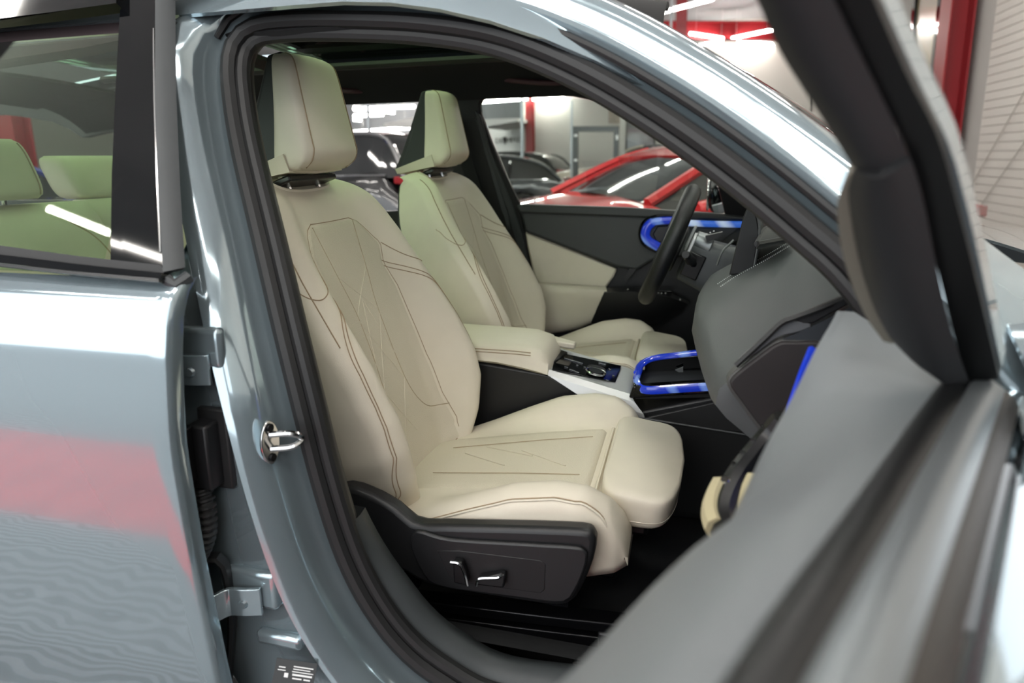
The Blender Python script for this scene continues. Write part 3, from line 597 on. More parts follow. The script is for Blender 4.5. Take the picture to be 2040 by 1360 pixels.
def make_seat(cy, label):
    global OFF
    OFF = np.array([0, cy, 0.0])
    root = thing('bucket_seat', label, 'car seat', (-.33, cy, .42), 'front seats')
    M = CREAM
    # --- backrest: closed loft
    rows = []; vs = np.concatenate([np.linspace(-.02, .60, 50), np.linspace(.61, .685, 12)])
    for v in vs:
        w_ = seat_w(v); ss = np.concatenate([np.linspace(-1, -.8, 10), np.linspace(-.76, .76, 30), np.linspace(.8, 1, 10)])
        ss = np.sign(ss) * np.where(np.abs(ss) > .8, .8 + .2 * np.sin((np.abs(ss) - .8) / .2 * math.pi / 2), np.abs(ss))
        front = [seat_pt(s * w_, v) for s in ss]
        th = interp(v, [0, .3, .55, .66, .685], [-.115, -.12, -.105, -.085, -.06])
        bk = [BO + BV * v + BN * (th - .012 * (1 - (y / w_) ** 2)) + np.array([0, y, 0]) for y in np.linspace(w_ * .93, -w_ * .93, 14)]
        rows.append(front + bk)
    back = place(B().grid(rows, cu=True, capv=True)).make('backrest', M, root, smooth=60)
    # insert panel (perforated), with centre quilting
    def iw(v): return interp(v, [-.02, .05, .2, .40, .46, .505, .54, .56, .572, .578], [.13, .148, .15, .143, .132, .143, .122, .108, .094, .076])
    ins = place(seat_patch(np.linspace(.0, .578, 60), lambda v: -iw(v), lambda v: iw(v), .0035, 34)).make('backrest_insert', PERF, back, smooth=60)
    for sg in (-1, 1):
        for cv in ([(0.082, .57), (.062, .46), (.045, .36), (.052, .20), (.09, .12), (.148, .09)],):
            seam([(sg * y, v) for y, v in spline(cv, 40)], mat('pale_thread', '#ab9a80', .8), ins, .0009, .0036, 'quilt_seam')
        for (y0, v0, y1, v1) in ((.06, .46, -.045, .37), (.048, .36, -.05, .20), (.0, .40, .05, .25), (.05, .2, -.03, .08)):
            seam([(sg * lerp(y0, y1, t), lerp(v0, v1, t)) for t in np.linspace(0, 1, 14)], PERF, ins, .0014, .0032, 'quilt_seam')
        # outline of the insert
        seam([(sg * iw(v), v) for v in np.linspace(.03, .578, 50)], THREAD, back, .0011, -.0002)
        # shoulder panel edge and the double seam below it
        seam(spline([(sg * .143, .505), (sg * .185, .455), (sg * .222, .432), (sg * .240, .437), (sg * .2475, .46), (sg * .246, .50)], 40), THREAD, back)
        for dv in (0, .013):
            seam(spline([(sg * .128, .465 - dv), (sg * .17, .433 - dv), (sg * .215, .388 - dv), (sg * .240 - sg * dv * .3, .335 - dv), (sg * (.249 - dv * .3), .27 - dv), (sg * (.252 - dv * .3), .18), (sg * (.244 - dv * .3), .10), (sg * (.222 - dv * .3), .04), (sg * (.20 - dv * .3), .0)], 60), THREAD, back)
        # edge seam of the upper part
        seam([(sg * seat_w(v) * .95, v) for v in np.linspace(.34, .655, 40)], THREAD, back, .0012)
    seam([(y, .578) for y in np.linspace(-.078, .078, 16)], THREAD, back, .0011, -.0002)
    # neck recess rim with guide sleeves and rods
    seam(spline([(-.105, .682), (-.098, .668), (-.07, .658), (0, .655), (.07, .658), (.098, .668), (.105, .682)], 30), M, back, .006, -.002, 'neck_piping')
    nk = BO + BV * .675 + BN * -.03 + OFF
    nr = place(B().box(BO + BV * .676 + BN * -.022, (.18, .05, .014), [(0, 1, 0), BN, BV])).make('neck_recess', BLKS, back, bevel=.004)
    for y in (-.055, .055):
        B().tube([nk + (0, y, 0) + BV * -.02, nk + (0, y, 0) + BV * .06], .006, 8).make('headrest_rod', CHROME, root)
        B().disc(nk + (0, y, 0) + BV * .008, BV, .014, .012, 14, .012).make('rod_sleeve', M, nr)
    # --- headrest: front cushion shell with dark wedge behind it
    hc = np.array([-.762, 0, 1.385])
    HV = np.array([-.20, 0, .98]); HV /= np.linalg.norm(HV); HN = np.array([HV[2], 0, -HV[0]])
    rows = []
    for t in (1 - np.cos(np.linspace(0, 1, 34) * math.pi)) / 2:
        h = lerp(-.113, .113, t); e = 1 - (abs(2 * t - 1)) ** 11
        w_ = lerp(.104, .090, t ** 1.4) * (.80 + .20 * e ** .5)
        fr_ = .052 * (e ** .45) - .004 - .010 * max(0, .12 - t) / .12
        bk_ = lerp(-.085, -.006, t ** .7) * (.5 + .5 * e ** .5)
        ring = []
        for a in np.linspace(0, 2 * math.pi, 44, endpoint=False):
            cx_, sy_ = math.cos(a), math.sin(a); ex = .42
            yy = w_ * np.sign(sy_) * abs(sy_) ** ex; nn = np.sign(cx_) * abs(cx_) ** ex
            n_ = (fr_ - .012 * (yy / w_) ** 2) * nn if nn > 0 else -bk_ * nn
            ring.append(hc + HV * h + HN * n_ + np.array([0, yy, 0]))
        rows.append(ring)
    hr = place(B().grid(rows, cu=True, capv=True)).make('headrest', M, root, smooth=60)
    # side seams of the headrest front panel
    for sg in (-1, 1):
        cv = []
        for t in np.linspace(.06, .985, 34):
            i = int(round(t * 33)); ring = np.array(rows[i]); k = int(round((.115 if sg > 0 else .885) * 44)) % 44
            cv.append(ring[k] + HN * .0012 + OFF)
        B().tube(spline(cv[::3], 40), .0013, 5).make('seam', THREAD, hr)
    # dark wedge behind
    wed = B()
    for sg in (1,):
        A = [hc + HV * .105 + HN * -.032, hc + HV * -.02 + HN * -.075, hc + HV * -.098 + HN * -.16, hc + HV * -.088 + HN * -.175, hc + HV * .03 + HN * -.10, hc + HV * .112 + HN * -.04]
    wrows = []
    for t in np.linspace(0, 1, 10):
        fpt = lerp(A[2], A[0], t) if t > .0 else A[2]
        h = lerp(-.10, .112, t); n0 = lerp(-.03, .015, t); n1 = lerp(-.165, -.022, t ** .9); w_ = lerp(.098, .082, t)
        wrows.append([hc + HV * h + HN * n0 + np.array([0, -w_, 0]), hc + HV * h + HN * lerp(n0, n1, .8) + np.array([0, -w_, 0]), hc + HV * h + HN * n1 + np.array([0, -w_ * .86, 0]),
                      hc + HV * h + HN * n1 + np.array([0, w_ * .86, 0]), hc + HV * h + HN * lerp(n0, n1, .8) + np.array([0, w_, 0]), hc + HV * h + HN * n0 + np.array([0, w_, 0])])
    place(B().grid(wrows, cu=True, capv=True)).make('headrest_back', mat('headrest_shell', '#26272a', 0.6, bump=0.1, scale=500), root, bevel=.004)
    # cream lower skirt of the headrest running back to the shoulders
    sk_ = []
    for t in np.linspace(0, 1, 8):
        n1 = lerp(-.02, -.15, t); z_ = lerp(-.108, -.104, t); w_ = lerp(.104, .098, t)
        sk_.append([hc + HV * (z_ + lerp(.03, .010, t)) + HN * n1 + np.array([0, -w_ - .001, 0]), hc + HV * (z_ - .002) + HN * n1 + np.array([0, -w_ * .96, 0]), hc + HV * (z_ - .006) + HN * n1, hc + HV * (z_ - .002) + HN * n1 + np.array([0, w_ * .96, 0]), hc + HV * (z_ + lerp(.03, .010, t)) + HN * n1 + np.array([0, w_ + .001, 0])])
    place(B().sheet(sk_, .004)).make('headrest_skirt', M, hr, smooth=60)
    # back shell
    bs = []
    for v in np.linspace(.0, .66, 20):
        w_ = seat_w(v) * .93; n0 = interp(v, [0, .3, .55, .66], [-.118, -.124, -.108, -.085])
        bs.append([BO + BV * v + BN * (n0 - .022 * (1 - (y / w_) ** 4)) + np.array([0, y, 0]) for y in np.linspace(-w_, w_, 16)])
    place(B().sheet(bs, .004)).make('back_shell', BLK, root)
    # --- cushion
    rows = []
    for x in np.concatenate([np.linspace(-.62, -.14, 40), np.linspace(-.13, -.078, 10)]):
        w_ = cus_w(x); ss = np.concatenate([np.linspace(-1, -.84, 9), np.linspace(-.8, .8, 34), np.linspace(.84, 1, 9)])
        ss = np.sign(ss) * np.where(np.abs(ss) > .84, .84 + .16 * np.sin((np.abs(ss) - .84) / .16 * math.pi / 2), np.abs(ss))
        zb = interp(x, [-.62, -.15, -.10, -.078], [.56, .585, .595, .605])
        rows.append([cus_pt(x, s * w_) for s in ss] + [(x, w_ * .995, zb + .02), (x, w_ * .95, zb), (x, 0, zb - .005), (x, -w_ * .95, zb), (x, -w_ * .995, zb + .02)])
    cu = place(B().grid(rows, cu=True, capv=True)).make('cushion', M, root, smooth=60)
    ci = lambda x: interp(x, [-.6, -.5, -.2], [.115, .128, .148])
    rows = []
    xs = np.concatenate([[-.575], np.linspace(-.57, -.17, 30), [-.16, -.152]])
    for j, x in enumerate(xs):
        e = -.004 if j == 0 else (.004 if j < len(xs) - 2 else (.0 if j == len(xs) - 2 else -.02))
        rows.append([cus_pt(x, y, e if 0 < i < 19 else -.005) for i, y in enumerate(np.linspace(-ci(x), ci(x), 20))])
    cin = place(B().grid(rows)).make('cushion_insert', PERF, cu, smooth=60)
    def cseam(pts, m, parent, r=.0014, lift=.0055, name='quilt_seam'):
        return B().tube(np.array([cus_pt(x, y, lift) for x, y in pts]) + OFF, r, 5).make(name, m, parent)
    for sg in (-1, 1):
        cseam([(lerp(-.50, -.185, t), sg * lerp(.062, .09, t)) for t in np.linspace(0, 1, 24)], mat('pale_thread', '#ab9a80', .8), cin, .0009)
        for (x0, y0, x1, y1) in (((-.46, .03, -.35, -.04), (-.33, .03, -.22, -.05), (-.42, .06, -.30, .0)) if sg > 0 else ()):
            cseam([(lerp(x0, x1, t), sg * lerp(y0, y1, t)) for t in np.linspace(0, 1, 12)], PERF, cin, .0013, .005)
        # bolster piping
        pth = [cus_pt(x, sg * cus_w(x) * .975, .003) + OFF for x in np.linspace(-.56, -.15, 34)] + [np.array([-.122, sg * .252, .705]) + OFF, np.array([-.110, sg * .249, .675]) + OFF, np.array([-.108, sg * .247, .64]) + OFF]
        B().tube(spline(pth, 60), .0022, 6).make('piping', M, cu)
        B().tube(spline(np.array(pth) + (0, -sg * .003, .0022), 60), .0011, 5).make('seam', THREAD, cu)
    cseam([(-.515, y) for y in np.linspace(-.13, .13, 16)], THREAD, cu, .0013, .001, 'seam')
    B().tube([cus_pt(-.148, y, .004) + OFF for y in np.linspace(-.155, .155, 14)], .003, 6).make('piping', M, cu)
    # --- thigh extension: rounded pad
    rows = []
    for t in np.linspace(0, 1, 16):
        z = lerp(.640, .712, t); e = 1 - abs(2 * t - 1) ** 5; ring = []
        for a in np.linspace(0, 2 * math.pi, 56, endpoint=False):
            cx_, sy_ = math.cos(a), math.sin(a); xx = .072 * np.sign(cx_) * abs(cx_) ** .36; yy = .184 * np.sign(sy_) * abs(sy_) ** .30
            k = .90 + .10 * e ** .5
            xf = -.066 + xx * k + (0.006 if cx_ > 0 else 0) - .020 * (yy / .184) ** 2 * (cx_ > 0); tilt = -.10 * (xx) * 1.0
            ring.append((xf - (1 - t) * .012 * (cx_ > 0), yy * k * (1 - .06 * (1 - t)), z + tilt * t + .004 * t * (1 - (yy / .184) ** 2)))
        rows.append(ring)
    te = place(B().grid(rows, cu=True, capv=True)).make('thigh_support', PERF if False else M, root, smooth=50)
    i = 9; B().tube(np.array(rows[3]) * [1, 1, 1] + OFF + np.array([.0, 0, .004]), .0020, 5, closed=True).make('piping', THREAD if False else M, te)
    rows2 = np.array(rows[-1]); tp_ = []
    # perforated top of the pad
    for a in np.linspace(-.165, .165, 24): tp_.append([(x, a, .7135 - .10 * (x + .066) + .004 * (1 - (a / .184) ** 2)) for x in np.linspace(-.118, -.012 - .02 * (a / .184) ** 2, 12)])
    pass
    place(B().box((-.10, 0, .63), (.10, .30, .03))).make('thigh_support_slide', BLKS, root, bevel=.008)
    # --- side trim with controls (towards the near door)
    ty = -.290
    def T(x, y): return atY(x, y, -.67) * [1, 0, 1] + np.array([0, ty, 0])
    outl = spline([T(690, 968), T(742, 985), T(790, 1012), T(828, 1042), T(900, 1046), T(1060, 1050), T(1172, 1056), T(1187, 1072), T(1180, 1120), T(1150, 1185), T(1120, 1205), T(1040, 1196), T(860, 1165), T(810, 1140), T(760, 1120), T(700, 1095), T(660, 1050), T(655, 985)], 60, closed=True)
    place(B().prism(outl + np.array([0, .03, 0]), (0, -.034, 0))).make('side_trim', BLK, root, bevel=.010, segs=3)
    pan = spline([T(833, 1050), T(900, 1066), T(1060, 1076), T(1150, 1082), T(1172, 1092), T(1168, 1125), T(1145, 1175), T(1120, 1192), T(1030, 1182), T(880, 1160), T(845, 1130), T(823, 1080)], 50, closed=True)
    sp = place(B().prism(pan + np.array([0, -.002, 0]), (0, -.010, 0))).make('trim_pad', BLK, root, bevel=.004)
    cp = [T(876, 1088), T(920, 1088), T(1080, 1107), T(1090, 1115), T(1088, 1165), T(1080, 1172), T(920, 1150), T(900, 1140)]
    cpo = place(B().prism(np.array(cp) + np.array([0, -.011, 0]), (0, -.002, 0))).make('control_panel', mat('panel_dark', '#141315', 0.5), sp, bevel=.001)
    sw = [T(912, 1100), T(930, 1102), T(941, 1132), T(940, 1148), T(914, 1142)]
    s1 = place(B().prism(np.array(sw) + np.array([0, -.013, 0]), (0, -.014, 0))).make('recline_switch', BLKS, sp, bevel=.003)
    B().tube(spline([T(909, 1100) + OFF + (0, -.028, 0), T(926, 1104) + OFF + (0, -.028, 0), T(936, 1122) + OFF + (0, -.028, 0), T(942, 1146) + OFF + (0, -.028, 0)], 20), .0026, 6).make('chrome_edge', CHROME, s1)
    sw = [T(958, 1146), T(962, 1132), T(1005, 1124), T(1015, 1126), T(1012, 1152)]
    s2 = place(B().prism(np.array(sw) + np.array([0, -.013, 0]), (0, -.014, 0))).make('slide_switch', BLKS, sp, bevel=.003)
    B().tube(spline([T(959, 1146) + OFF + (0, -.028, 0), T(964, 1133) + OFF + (0, -.028, 0), T(985, 1131) + OFF + (0, -.028, 0), T(1002, 1130) + OFF + (0, -.028, 0), T(1008, 1123) + OFF + (0, -.028, 0)], 20), .0026, 6).make('chrome_edge', CHROME, s2)
    # --- seat rails and risers
    for y in (-.225, .225):
        for (za, zb, h) in ((.472, .500, .020), (.442, .470, .022)):
            rl = place(B().prism([(-.56, y - .018, za - h), (-.56, y - .018, za), (-.08, y - .018, zb), (-.08, y - .018, zb - h)], (0, .036, 0))).make('seat_rail', STEEL, root, bevel=.003)
        place(B().box((-.098, y, .462), (.055, .044, .036))).make('rail_cap', BLK, root, bevel=.004)
        place(B().prism([(-.50, y, .49), (-.47, y, .49), (-.43, y, .60), (-.50, y, .60)], (0, .012, 0))).make('riser', STEEL, root, bevel=.003)
        place(B().prism([(-.22, y, .50), (-.18, y, .50), (-.17, y, .60), (-.22, y, .60)], (0, .012, 0))).make('riser', STEEL, root, bevel=.003)
    place(B().box((-.33, 0, .575), (.46, .40, .04))).make('seat_pan', STEEL, root, bevel=.006)
    place(B().tube([(-.54, -.26, .60), (-.56, -.26, .66)], .03, 8)).make('recliner', BLKS, root)
    # belt buckle between seat and console
    bc = np.array([-.475, .305, .745]); bx_ = np.array([.55, 0, -.18]); bx_ /= np.linalg.norm(bx_); bz_ = np.array([.12, 0, .99]); bz_ /= np.linalg.norm(bz_)
    by_ = np.cross(bz_, bx_)
    if cy < 0:
        q_ = np.array(list(atY(958, 838, -.075))) * [1, 0, 1] + np.array([0, .305, 0])
        buk = place(B().box(q_, (.050, .024, .075), [bx_, by_, bz_])).make('belt_buckle', BLK, root, bevel=.006)
        place(B().box(q_ + bz_ * .0375, (.040, .014, .008), [bx_, by_, bz_])).make('release_button', RED, buk, bevel=.003)
        place(B().tube([q_ - bz_ * .03, q_ - bz_ * .16 + (-.03, 0, 0)], .010, 8, flat=.4)).make('buckle_stalk', BLK, root)
    OFF = np.zeros(3)
    return root
ps = make_seat(-.38, 'cream leather front passenger seat nearest the camera, with electric controls on its side')
ds = make_seat(.38, 'cream leather driver seat behind the steering wheel, beyond the centre armrest')
# ================================================================ rear right door (closed, near side)
rd = thing('vehicle_door', 'closed blue-grey rear door with black window surround at left', 'car door', (-1.2, -.93, .3))
def yskin(z): return interp(z, [.22, .35, .55, .75, .95, 1.04, 1.09, 1.12, 1.138], [-.895, -.925, -.948, -.956, -.955, -.950, -.942, -.93, -.912])
def yglass(z): return interp(z, [1.13, 1.3, 1.5, 1.6], [-.912, -.835, -.722, -.66])
zz = np.concatenate([np.linspace(.24, 1.02, 30), np.linspace(1.03, 1.138, 14)])
xe = lambda z: interp(z, [.25, .55, .9, 1.14], [-.632, -.640, -.659, -.648])
rows = []
for z in zz:
    ys = yskin(z); r = [(xe(z) + .001, ys + .028, z), (xe(z) + .002, ys + .010, z), (xe(z) - .001, ys + .003, z), (xe(z) - .006, ys, z)]
    rows.append(r + [(x, ys, z) for x in np.linspace(xe(z) - .03, -1.95, 16)])
B().grid(rows).make('outer_skin', PAINT, rd, smooth=50)
B().prism([(-.76, -.90, .26), (-1.9, -.90, .26), (-1.9, -.89, 1.10), (-.76, -.89, 1.10)], (0, .09, 0)).make('door_inner_panel', BLK, rd)
# belt moulding
def gp_(x, y, d=0.0): p = atS(x, y, yglass); return p + np.array((0, d, 0))
def strip(name, pts_a, pts_b, m, d=-.006, th=.006, ext=0.9, parent=rd, **k):
    """band between two pixel lines on the glass plane, running on to the rear"""
    A = [gp_(*p, d) for p in pts_a]; Bq = [gp_(*p, d) for p in pts_b]
    if ext:
        for Q in (A, Bq): u = Q[0] - Q[1]; u = u / abs(u[0]); Q.insert(0, Q[0] + u * ext)
    return B().sheet([A, Bq], th).make(name, m, parent, **k)
strip('belt_moulding', [(0, 506), (170, 527), (345, 545)], [(0, 522), (170, 541), (345, 556)], GLOSSBLK, -.010, .012)
strip('belt_seal', [(0, 489), (170, 512), (335, 530)], [(0, 507), (170, 528), (340, 546)], RUB, -.004, .008)
strip('moulding_edge', [(0, 520), (170, 539), (345, 554)], [(0, 526), (170, 545), (346, 561)], mat('black_trim', '#0b0c0e', 0.25, coat=.5), -.016, .01)
# gloss applique on the centre pillar
A = [gp_(251, 0, -.004), gp_(247, 60, -.004), gp_(240, 200, -.004), gp_(234, 350, -.004), gp_(232, 520, -.004)]; A = [A[0] + (A[0] - A[1]) * .4] + A
D = [gp_(322, 0, -.004), gp_(322, 60, -.004), gp_(321, 200, -.004), gp_(328, 380, -.004), gp_(336, 540, -.004)]; D = [D[0] + (D[0] - D[1]) * .4] + D
B().sheet([[lerp(a, d, t) for t in np.linspace(0, 1, 5)] for a, d in zip(A, D)], .006).make('pillar_applique', GLOSSBLK, rd)
# grey rubber edge strip with its foot
E1 = [gp_(321, 0, -.004), gp_(321, 200, -.004), gp_(328, 380, -.004), gp_(338, 545, -.004)]; E2 = [gp_(337, 0, .01), gp_(338, 200, .01), gp_(344, 380, .01), gp_(353, 540, .01)]
for E_ in (E1, E2): E_.insert(0, E_[0] + (E_[0] - E_[1]) * .4)
B().sheet([[a, lerp(a, b_, .5) + np.array((0, -.006, 0)), b_] for a, b_ in zip(E1, E2)], .01).make('edge_strip', mat('grey_rubber', '#3c3f41', 0.5), rd, smooth=60)
B().tube([gp_(340, 555, -.006), gp_(352, 568, -.002), gp_(366, 553, .01)], .009, 8).make('strip_foot', mat('grey_rubber', '#4b4e50', 0.5), rd)
B().tube([gp_(318, 60, -.012), gp_(320, 200, -.012), gp_(327, 380, -.012), gp_(333, 500, -.012)], .0016, 6).make('bright_line', CHROME, rd)
# window: tinted pane with upper frame
RG = glass('green_side_glass', (.85, .93, .83, 1), refl=.03)
zs_ = np.linspace(1.14, 1.49, 8); rows = [[(x, yglass(z) + .004, z) for x in np.linspace(-.79, -1.9, 10)] for z in zs_]
B().sheet(rows, .004).make('window_pane', RG, rd)
strip('window_frame', [(0, 20), (120, 6), (255, -8)], [(0, 58), (120, 44), (255, 26)], GLOSSBLK, -.004, .02)
strip('upper_moulding', [(0, -22), (120, -34), (255, -46)], [(0, 16), (120, 4), (255, -9)], mat('matt_black', '#0b0c0e', 0.6), -.012, .012)
strip('lining_reflection', [(0, 62), (120, 44), (245, 30)], [(0, 118), (120, 100), (245, 74)], mat('visor_fabric', '#3a2d2f', 0.9), .06, .02)  # reddish reflection along the window top, given as this strip's colour
# ================================================================ front right door (swung open)
PH = math.radians(65); DS = np.array([-math.cos(PH), -math.sin(PH), 0]); DI = np.array([-math.sin(PH), math.cos(PH), 0]); DH = np.array([.30, -.93, 0])
def dpt(s, i, z): return DH + DS * s + DI * i + np.array([0, 0, z])
fd = thing('vehicle_door', 'open front passenger door in the foreground with anthracite top and black window frame', 'car door', (.30, -.93, .2))
DK, DS0 = .9, .10
def atF(x, y, lift=0.0):
    n = np.cross(DI, DK * DS + np.array([0, 0, 1.0])); n /= np.linalg.norm(n); q = DH + DS * DS0 + np.array([0, 0, 1.10]) + n * lift
    d = ray(x, y); return CAM + d * (((q - CAM) @ n) / (d @ n))
def band(name, La, Ra, m, lift, th, ext=.12, mid=0.0, **k):
    A = spline([atF(*p, lift) for p in La], 24); D = spline([atF(*p, lift) for p in Ra], 24)
    A = np.vstack([A[0] + (A[0] - A[1]) / np.linalg.norm(A[0] - A[1]) * ext, A]); D = np.vstack([D[0] + (D[0] - D[1]) / np.linalg.norm(D[0] - D[1]) * ext, D])
    n = np.cross(DI, DK * DS + np.array([0, 0, 1.0])); n /= np.linalg.norm(n)
    sgn = 1 if (CAM - A[5]) @ n > 0 else -1
    rows = [[lerp(a, d, t) + n * sgn * mid * math.sin(t * math.pi) for t in np.linspace(0, 1, 7)] for a, d in zip(A, D)]
    return B().sheet(rows, th).make(name, m, fd, smooth=60, **k)
FT = mat('frame_trim', '#1d1e20', 0.55, bump=0.1, scale=500)
band('window_frame_trim', [(1508, 0), (1552, 100), (1602, 180), (1660, 270), (1700, 335)], [(1662, 0), (1708, 95), (1750, 180), (1790, 262), (1817, 325)], FT, 0, -.012, mid=.010)
band('mirror_sail_panel', [(1704, 333), (1690, 375), (1695, 430), (1712, 520), (1745, 620), (1790, 692), (1850, 722)], [(1815, 318), (1832, 370), (1846, 430), (1866, 530), (1890, 640), (1915, 718), (1930, 757)], FT, -.004, -.014, ext=0, mid=.014)
band('sail_edge', [(1704, 333), (1676, 375), (1668, 430), (1685, 530), (1722, 625), (1760, 680)], [(1708, 333), (1692, 375), (1697, 430), (1715, 520), (1748, 622), (1780, 685)], mat('sail_side', '#6f6b60', 0.6), -.002, -.03, ext=0)
band('frame_rubber', [(1660, 0), (1748, 180), (1814, 320), (1866, 530), (1912, 710), (1930, 762)], [(1742, 0), (1812, 160), (1868, 270), (1905, 400), (1950, 580), (1990, 755)], mat('frame_black', '#08090a', 0.4), .004, -.03)
band('frame_outer_edge', [(1741, 0), (1811, 158), (1867, 268), (1890, 330), (1930, 480), (1987, 735)], [(1758, 0), (1828, 158), (1882, 268), (1905, 330), (1943, 480), (1996, 735)], PAINT, .012, -.02)
# remaining frame loop over the camera: roof side and rear upright
top = [dpt(.40, .09, 1.42), dpt(.50, .125, 1.47), dpt(.65, .15, 1.50), dpt(.85, .15, 1.50), dpt(.98, .13, 1.47), dpt(1.03, .07, 1.30), dpt(1.04, .03, 1.13)]
B().tube(spline(top, 30), .028, 8, up=DI).make('upper_frame', mat('frame_black', '#08090a', 0.4), fd)
# belt pad and inner panel
stn = [(-.02, 1.085, .155, 1.120), (.06, 1.088, .143, 1.120), (.12, 1.09, .138, 1.112), (.185, 1.095, .136, 1.086), (.25, 1.10, .135, 1.064), (.30, 1.106, .134, 1.040), (.345, 1.11, .134, 1.024), (.44, 1.118, .135, 1.036), (.52, 1.122, .137, 1.030), (.62, 1.125, .150, 1.005), (.80, 1.128, .150, 1.0), (1.02, 1.13, .145, .995)]
rows = []
for s, zs1, ii, zi in stn:
    rows.append([dpt(s, .034, zs1 - .03), dpt(s, .036, zs1 - .006), dpt(s, .046, zs1), dpt(s, lerp(.046, ii, .28), lerp(zs1, zi, .14)), dpt(s, lerp(.046, ii, .56), lerp(zs1, zi, .36)), dpt(s, lerp(.046, ii, .78), lerp(zs1, zi, .62)), dpt(s, lerp(.046, ii, .93), lerp(zs1, zi, .86)), dpt(s, ii, zi), dpt(s, ii - .010, zi - .022), dpt(s, ii - .035, zi - .04)])
rows = np.array(rows); R2 = np.stack([spline(rows[:, k], 40) for k in range(rows.shape[1])], 1)
DPAD_LIT = mat('door_pad_leather_lit', '#6c7174', 0.5, bump=0.2, scale=800, kind='voronoi')  # same leather as the dash; overhead light put into its lighter base
B().sheet(R2, -.006).make('door_top_pad', DPAD_LIT, fd, smooth=60)
B().sheet([[dpt(s, .105, .99), dpt(s, .10, .86), dpt(s, .12, .80), dpt(s, .10, .45), dpt(s, .05, .36)] for s in np.linspace(.0, 1.02, 10)], -.01).make('inner_panel', BLK, fd)
B().sheet([[dpt(s, .034, .36), dpt(s, .034, 1.09)] for s in (.02, 1.02)], .004).make('door_frame_sheet', PAINT, fd)
# slot seals, lowered glass edge, outer belt
def rail(name, i0, i1, z0, z1, m, s0=.095, s1=1.03, th=.012, bow=.004):
    rr = []
    for s in np.linspace(s0, s1, 20):
        dz = .032 * (s - .1) / .42 if s < .52 else .032 + .012 * (s - .52) / .5
        rr.append([dpt(s, lerp(i0, i1, t), lerp(z0, z1, t) + dz + bow * math.sin(t * math.pi)) for t in (0, .25, .5, .75, 1)])
    return B().sheet(rr, th).make(name, m, fd, smooth=60)
rail('inner_slot_seal', .037, .027, 1.086, 1.084, mat('frame_black', '#08090a', 0.4))
rail('lowered_glass', .0265, .0235, 1.075, 1.075, mat('glass_edge', '#2a3836', 0.1, coat=1), bow=.001)
rail('outer_slot_seal', .0235, .018, 1.084, 1.084, RUB)
rail('belt_strip', .0175, .009, 1.088, 1.086, mat('satin_belt', '#8a9093', 0.35, metal=.7))
rail('outer_belt_rubber', .009, .001, 1.084, 1.078, mat('brown_rubber', '#2f2b27', 0.5))
rail('gloss_belt', .001, -.007, 1.074, 1.062, GLOSSBLK)
rows = []
for s in np.linspace(-.02, 1.04, 24):
    dz = .032 * (s - .1) / .42 if s < .52 else .032 + .012 * (s - .52) / .5
    rows.append([dpt(s, -.007, 1.062 + dz), dpt(s, -.030, 1.055 + dz), dpt(s, -.056, 1.025 + dz), dpt(s, -.072, .96), dpt(s, -.078, .85), dpt(s, -.072, .70), dpt(s, -.055, .45), dpt(s, -.02, .28)])
B().sheet(rows, .006).make('outer_skin', PAINT, fd, smooth=50)
# mirror housing outside the door
mc = dpt(.09, -.115, 1.115)
rows = []
for t in np.linspace(0, 1, 16):
    a = t * math.pi; rr = math.sin(a) ** .5 if 0 < t < 1 else .02
    ring = []
    for b_ in np.linspace(0, 2 * math.pi, 24, endpoint=False):
        cb, sb = math.cos(b_), math.sin(b_)
        ring.append(mc + DI * (-.10 * math.cos(a)) * 1.0 + DS * (.055 * rr * np.sign(cb) * abs(cb) ** .7) + np.array([0, 0, .075 * rr * np.sign(sb) * abs(sb) ** .6]))
    rows.append(ring)
mh = B().grid(rows, cu=True, capv=True).make('door_mirror', PAINT, fd)
B().box(mc + DS * .054, (.15, .004, .11), [DI, DS, (0, 0, 1)]).make('mirror_glass', CHROME, mh, bevel=.012)
B().prism([dpt(.06, -.03, 1.04), dpt(.13, -.03, 1.04), dpt(.12, -.09, 1.06), dpt(.07, -.09, 1.06)], (0, 0, .03)).make('mirror_foot', GLOSSBLK, fd, bevel=.006)
# pull handle and blue light line on the inner panel
def atD(x, y, i):
    d = ray(x, y); return CAM + d * (((DH + DI * i - CAM) @ DI) / (d @ DI))
bl = spline([atD(1620, 700, .178), atD(1600, 750, .180), atD(1572, 830, .186), atD(1545, 910, .19), atD(1518, 990, .192), atD(1498, 1050, .192)], 24)
B().tube(bl, .011, 8, flat=.5, up=DI).make('blue_light_line', BLUE, fd)
B().tube(np.array(bl) - DI * .045 + (0, 0, -.012), .042, 10).make('armrest_block', BLKS, fd)
hd = spline([atD(1565, 838, .20), atD(1535, 872, .215), atD(1500, 915, .225), atD(1470, 955, .228), atD(1446, 1005, .225), atD(1442, 1045, .215), atD(1458, 1085, .195)], 30)
hh = B().tube(hd, .016, 10).make('pull_handle', BLKS, fd)
B().tube(spline([p + np.array((-.010, .006, .003)) for p in hd[17:28]], 12), .013, 8).make('handle_grip', mat('beige_grip', '#b3a988', 0.6), hh)
for k in (4, 7, 10, 13): B().disc(hd[k] + (-.008, 0, .012), (-.3, -.3, 1), .003, .003, 10).make('chrome_stud', CHROME, hh)
B().disc(hd[17] + (-.006, 0, .010), (-.3, -.3, 1), .0075, .006, 12, .005).make('chrome_stud', CHROME, hh)
B().tube(spline([atD(1512, 960, .205), atD(1494, 1000, .205), atD(1482, 1045, .20), atD(1476, 1080, .195)], 14), .016, 8).make('handle_pocket', mat('beige_grip', '#b3a988', 0.6), fd)
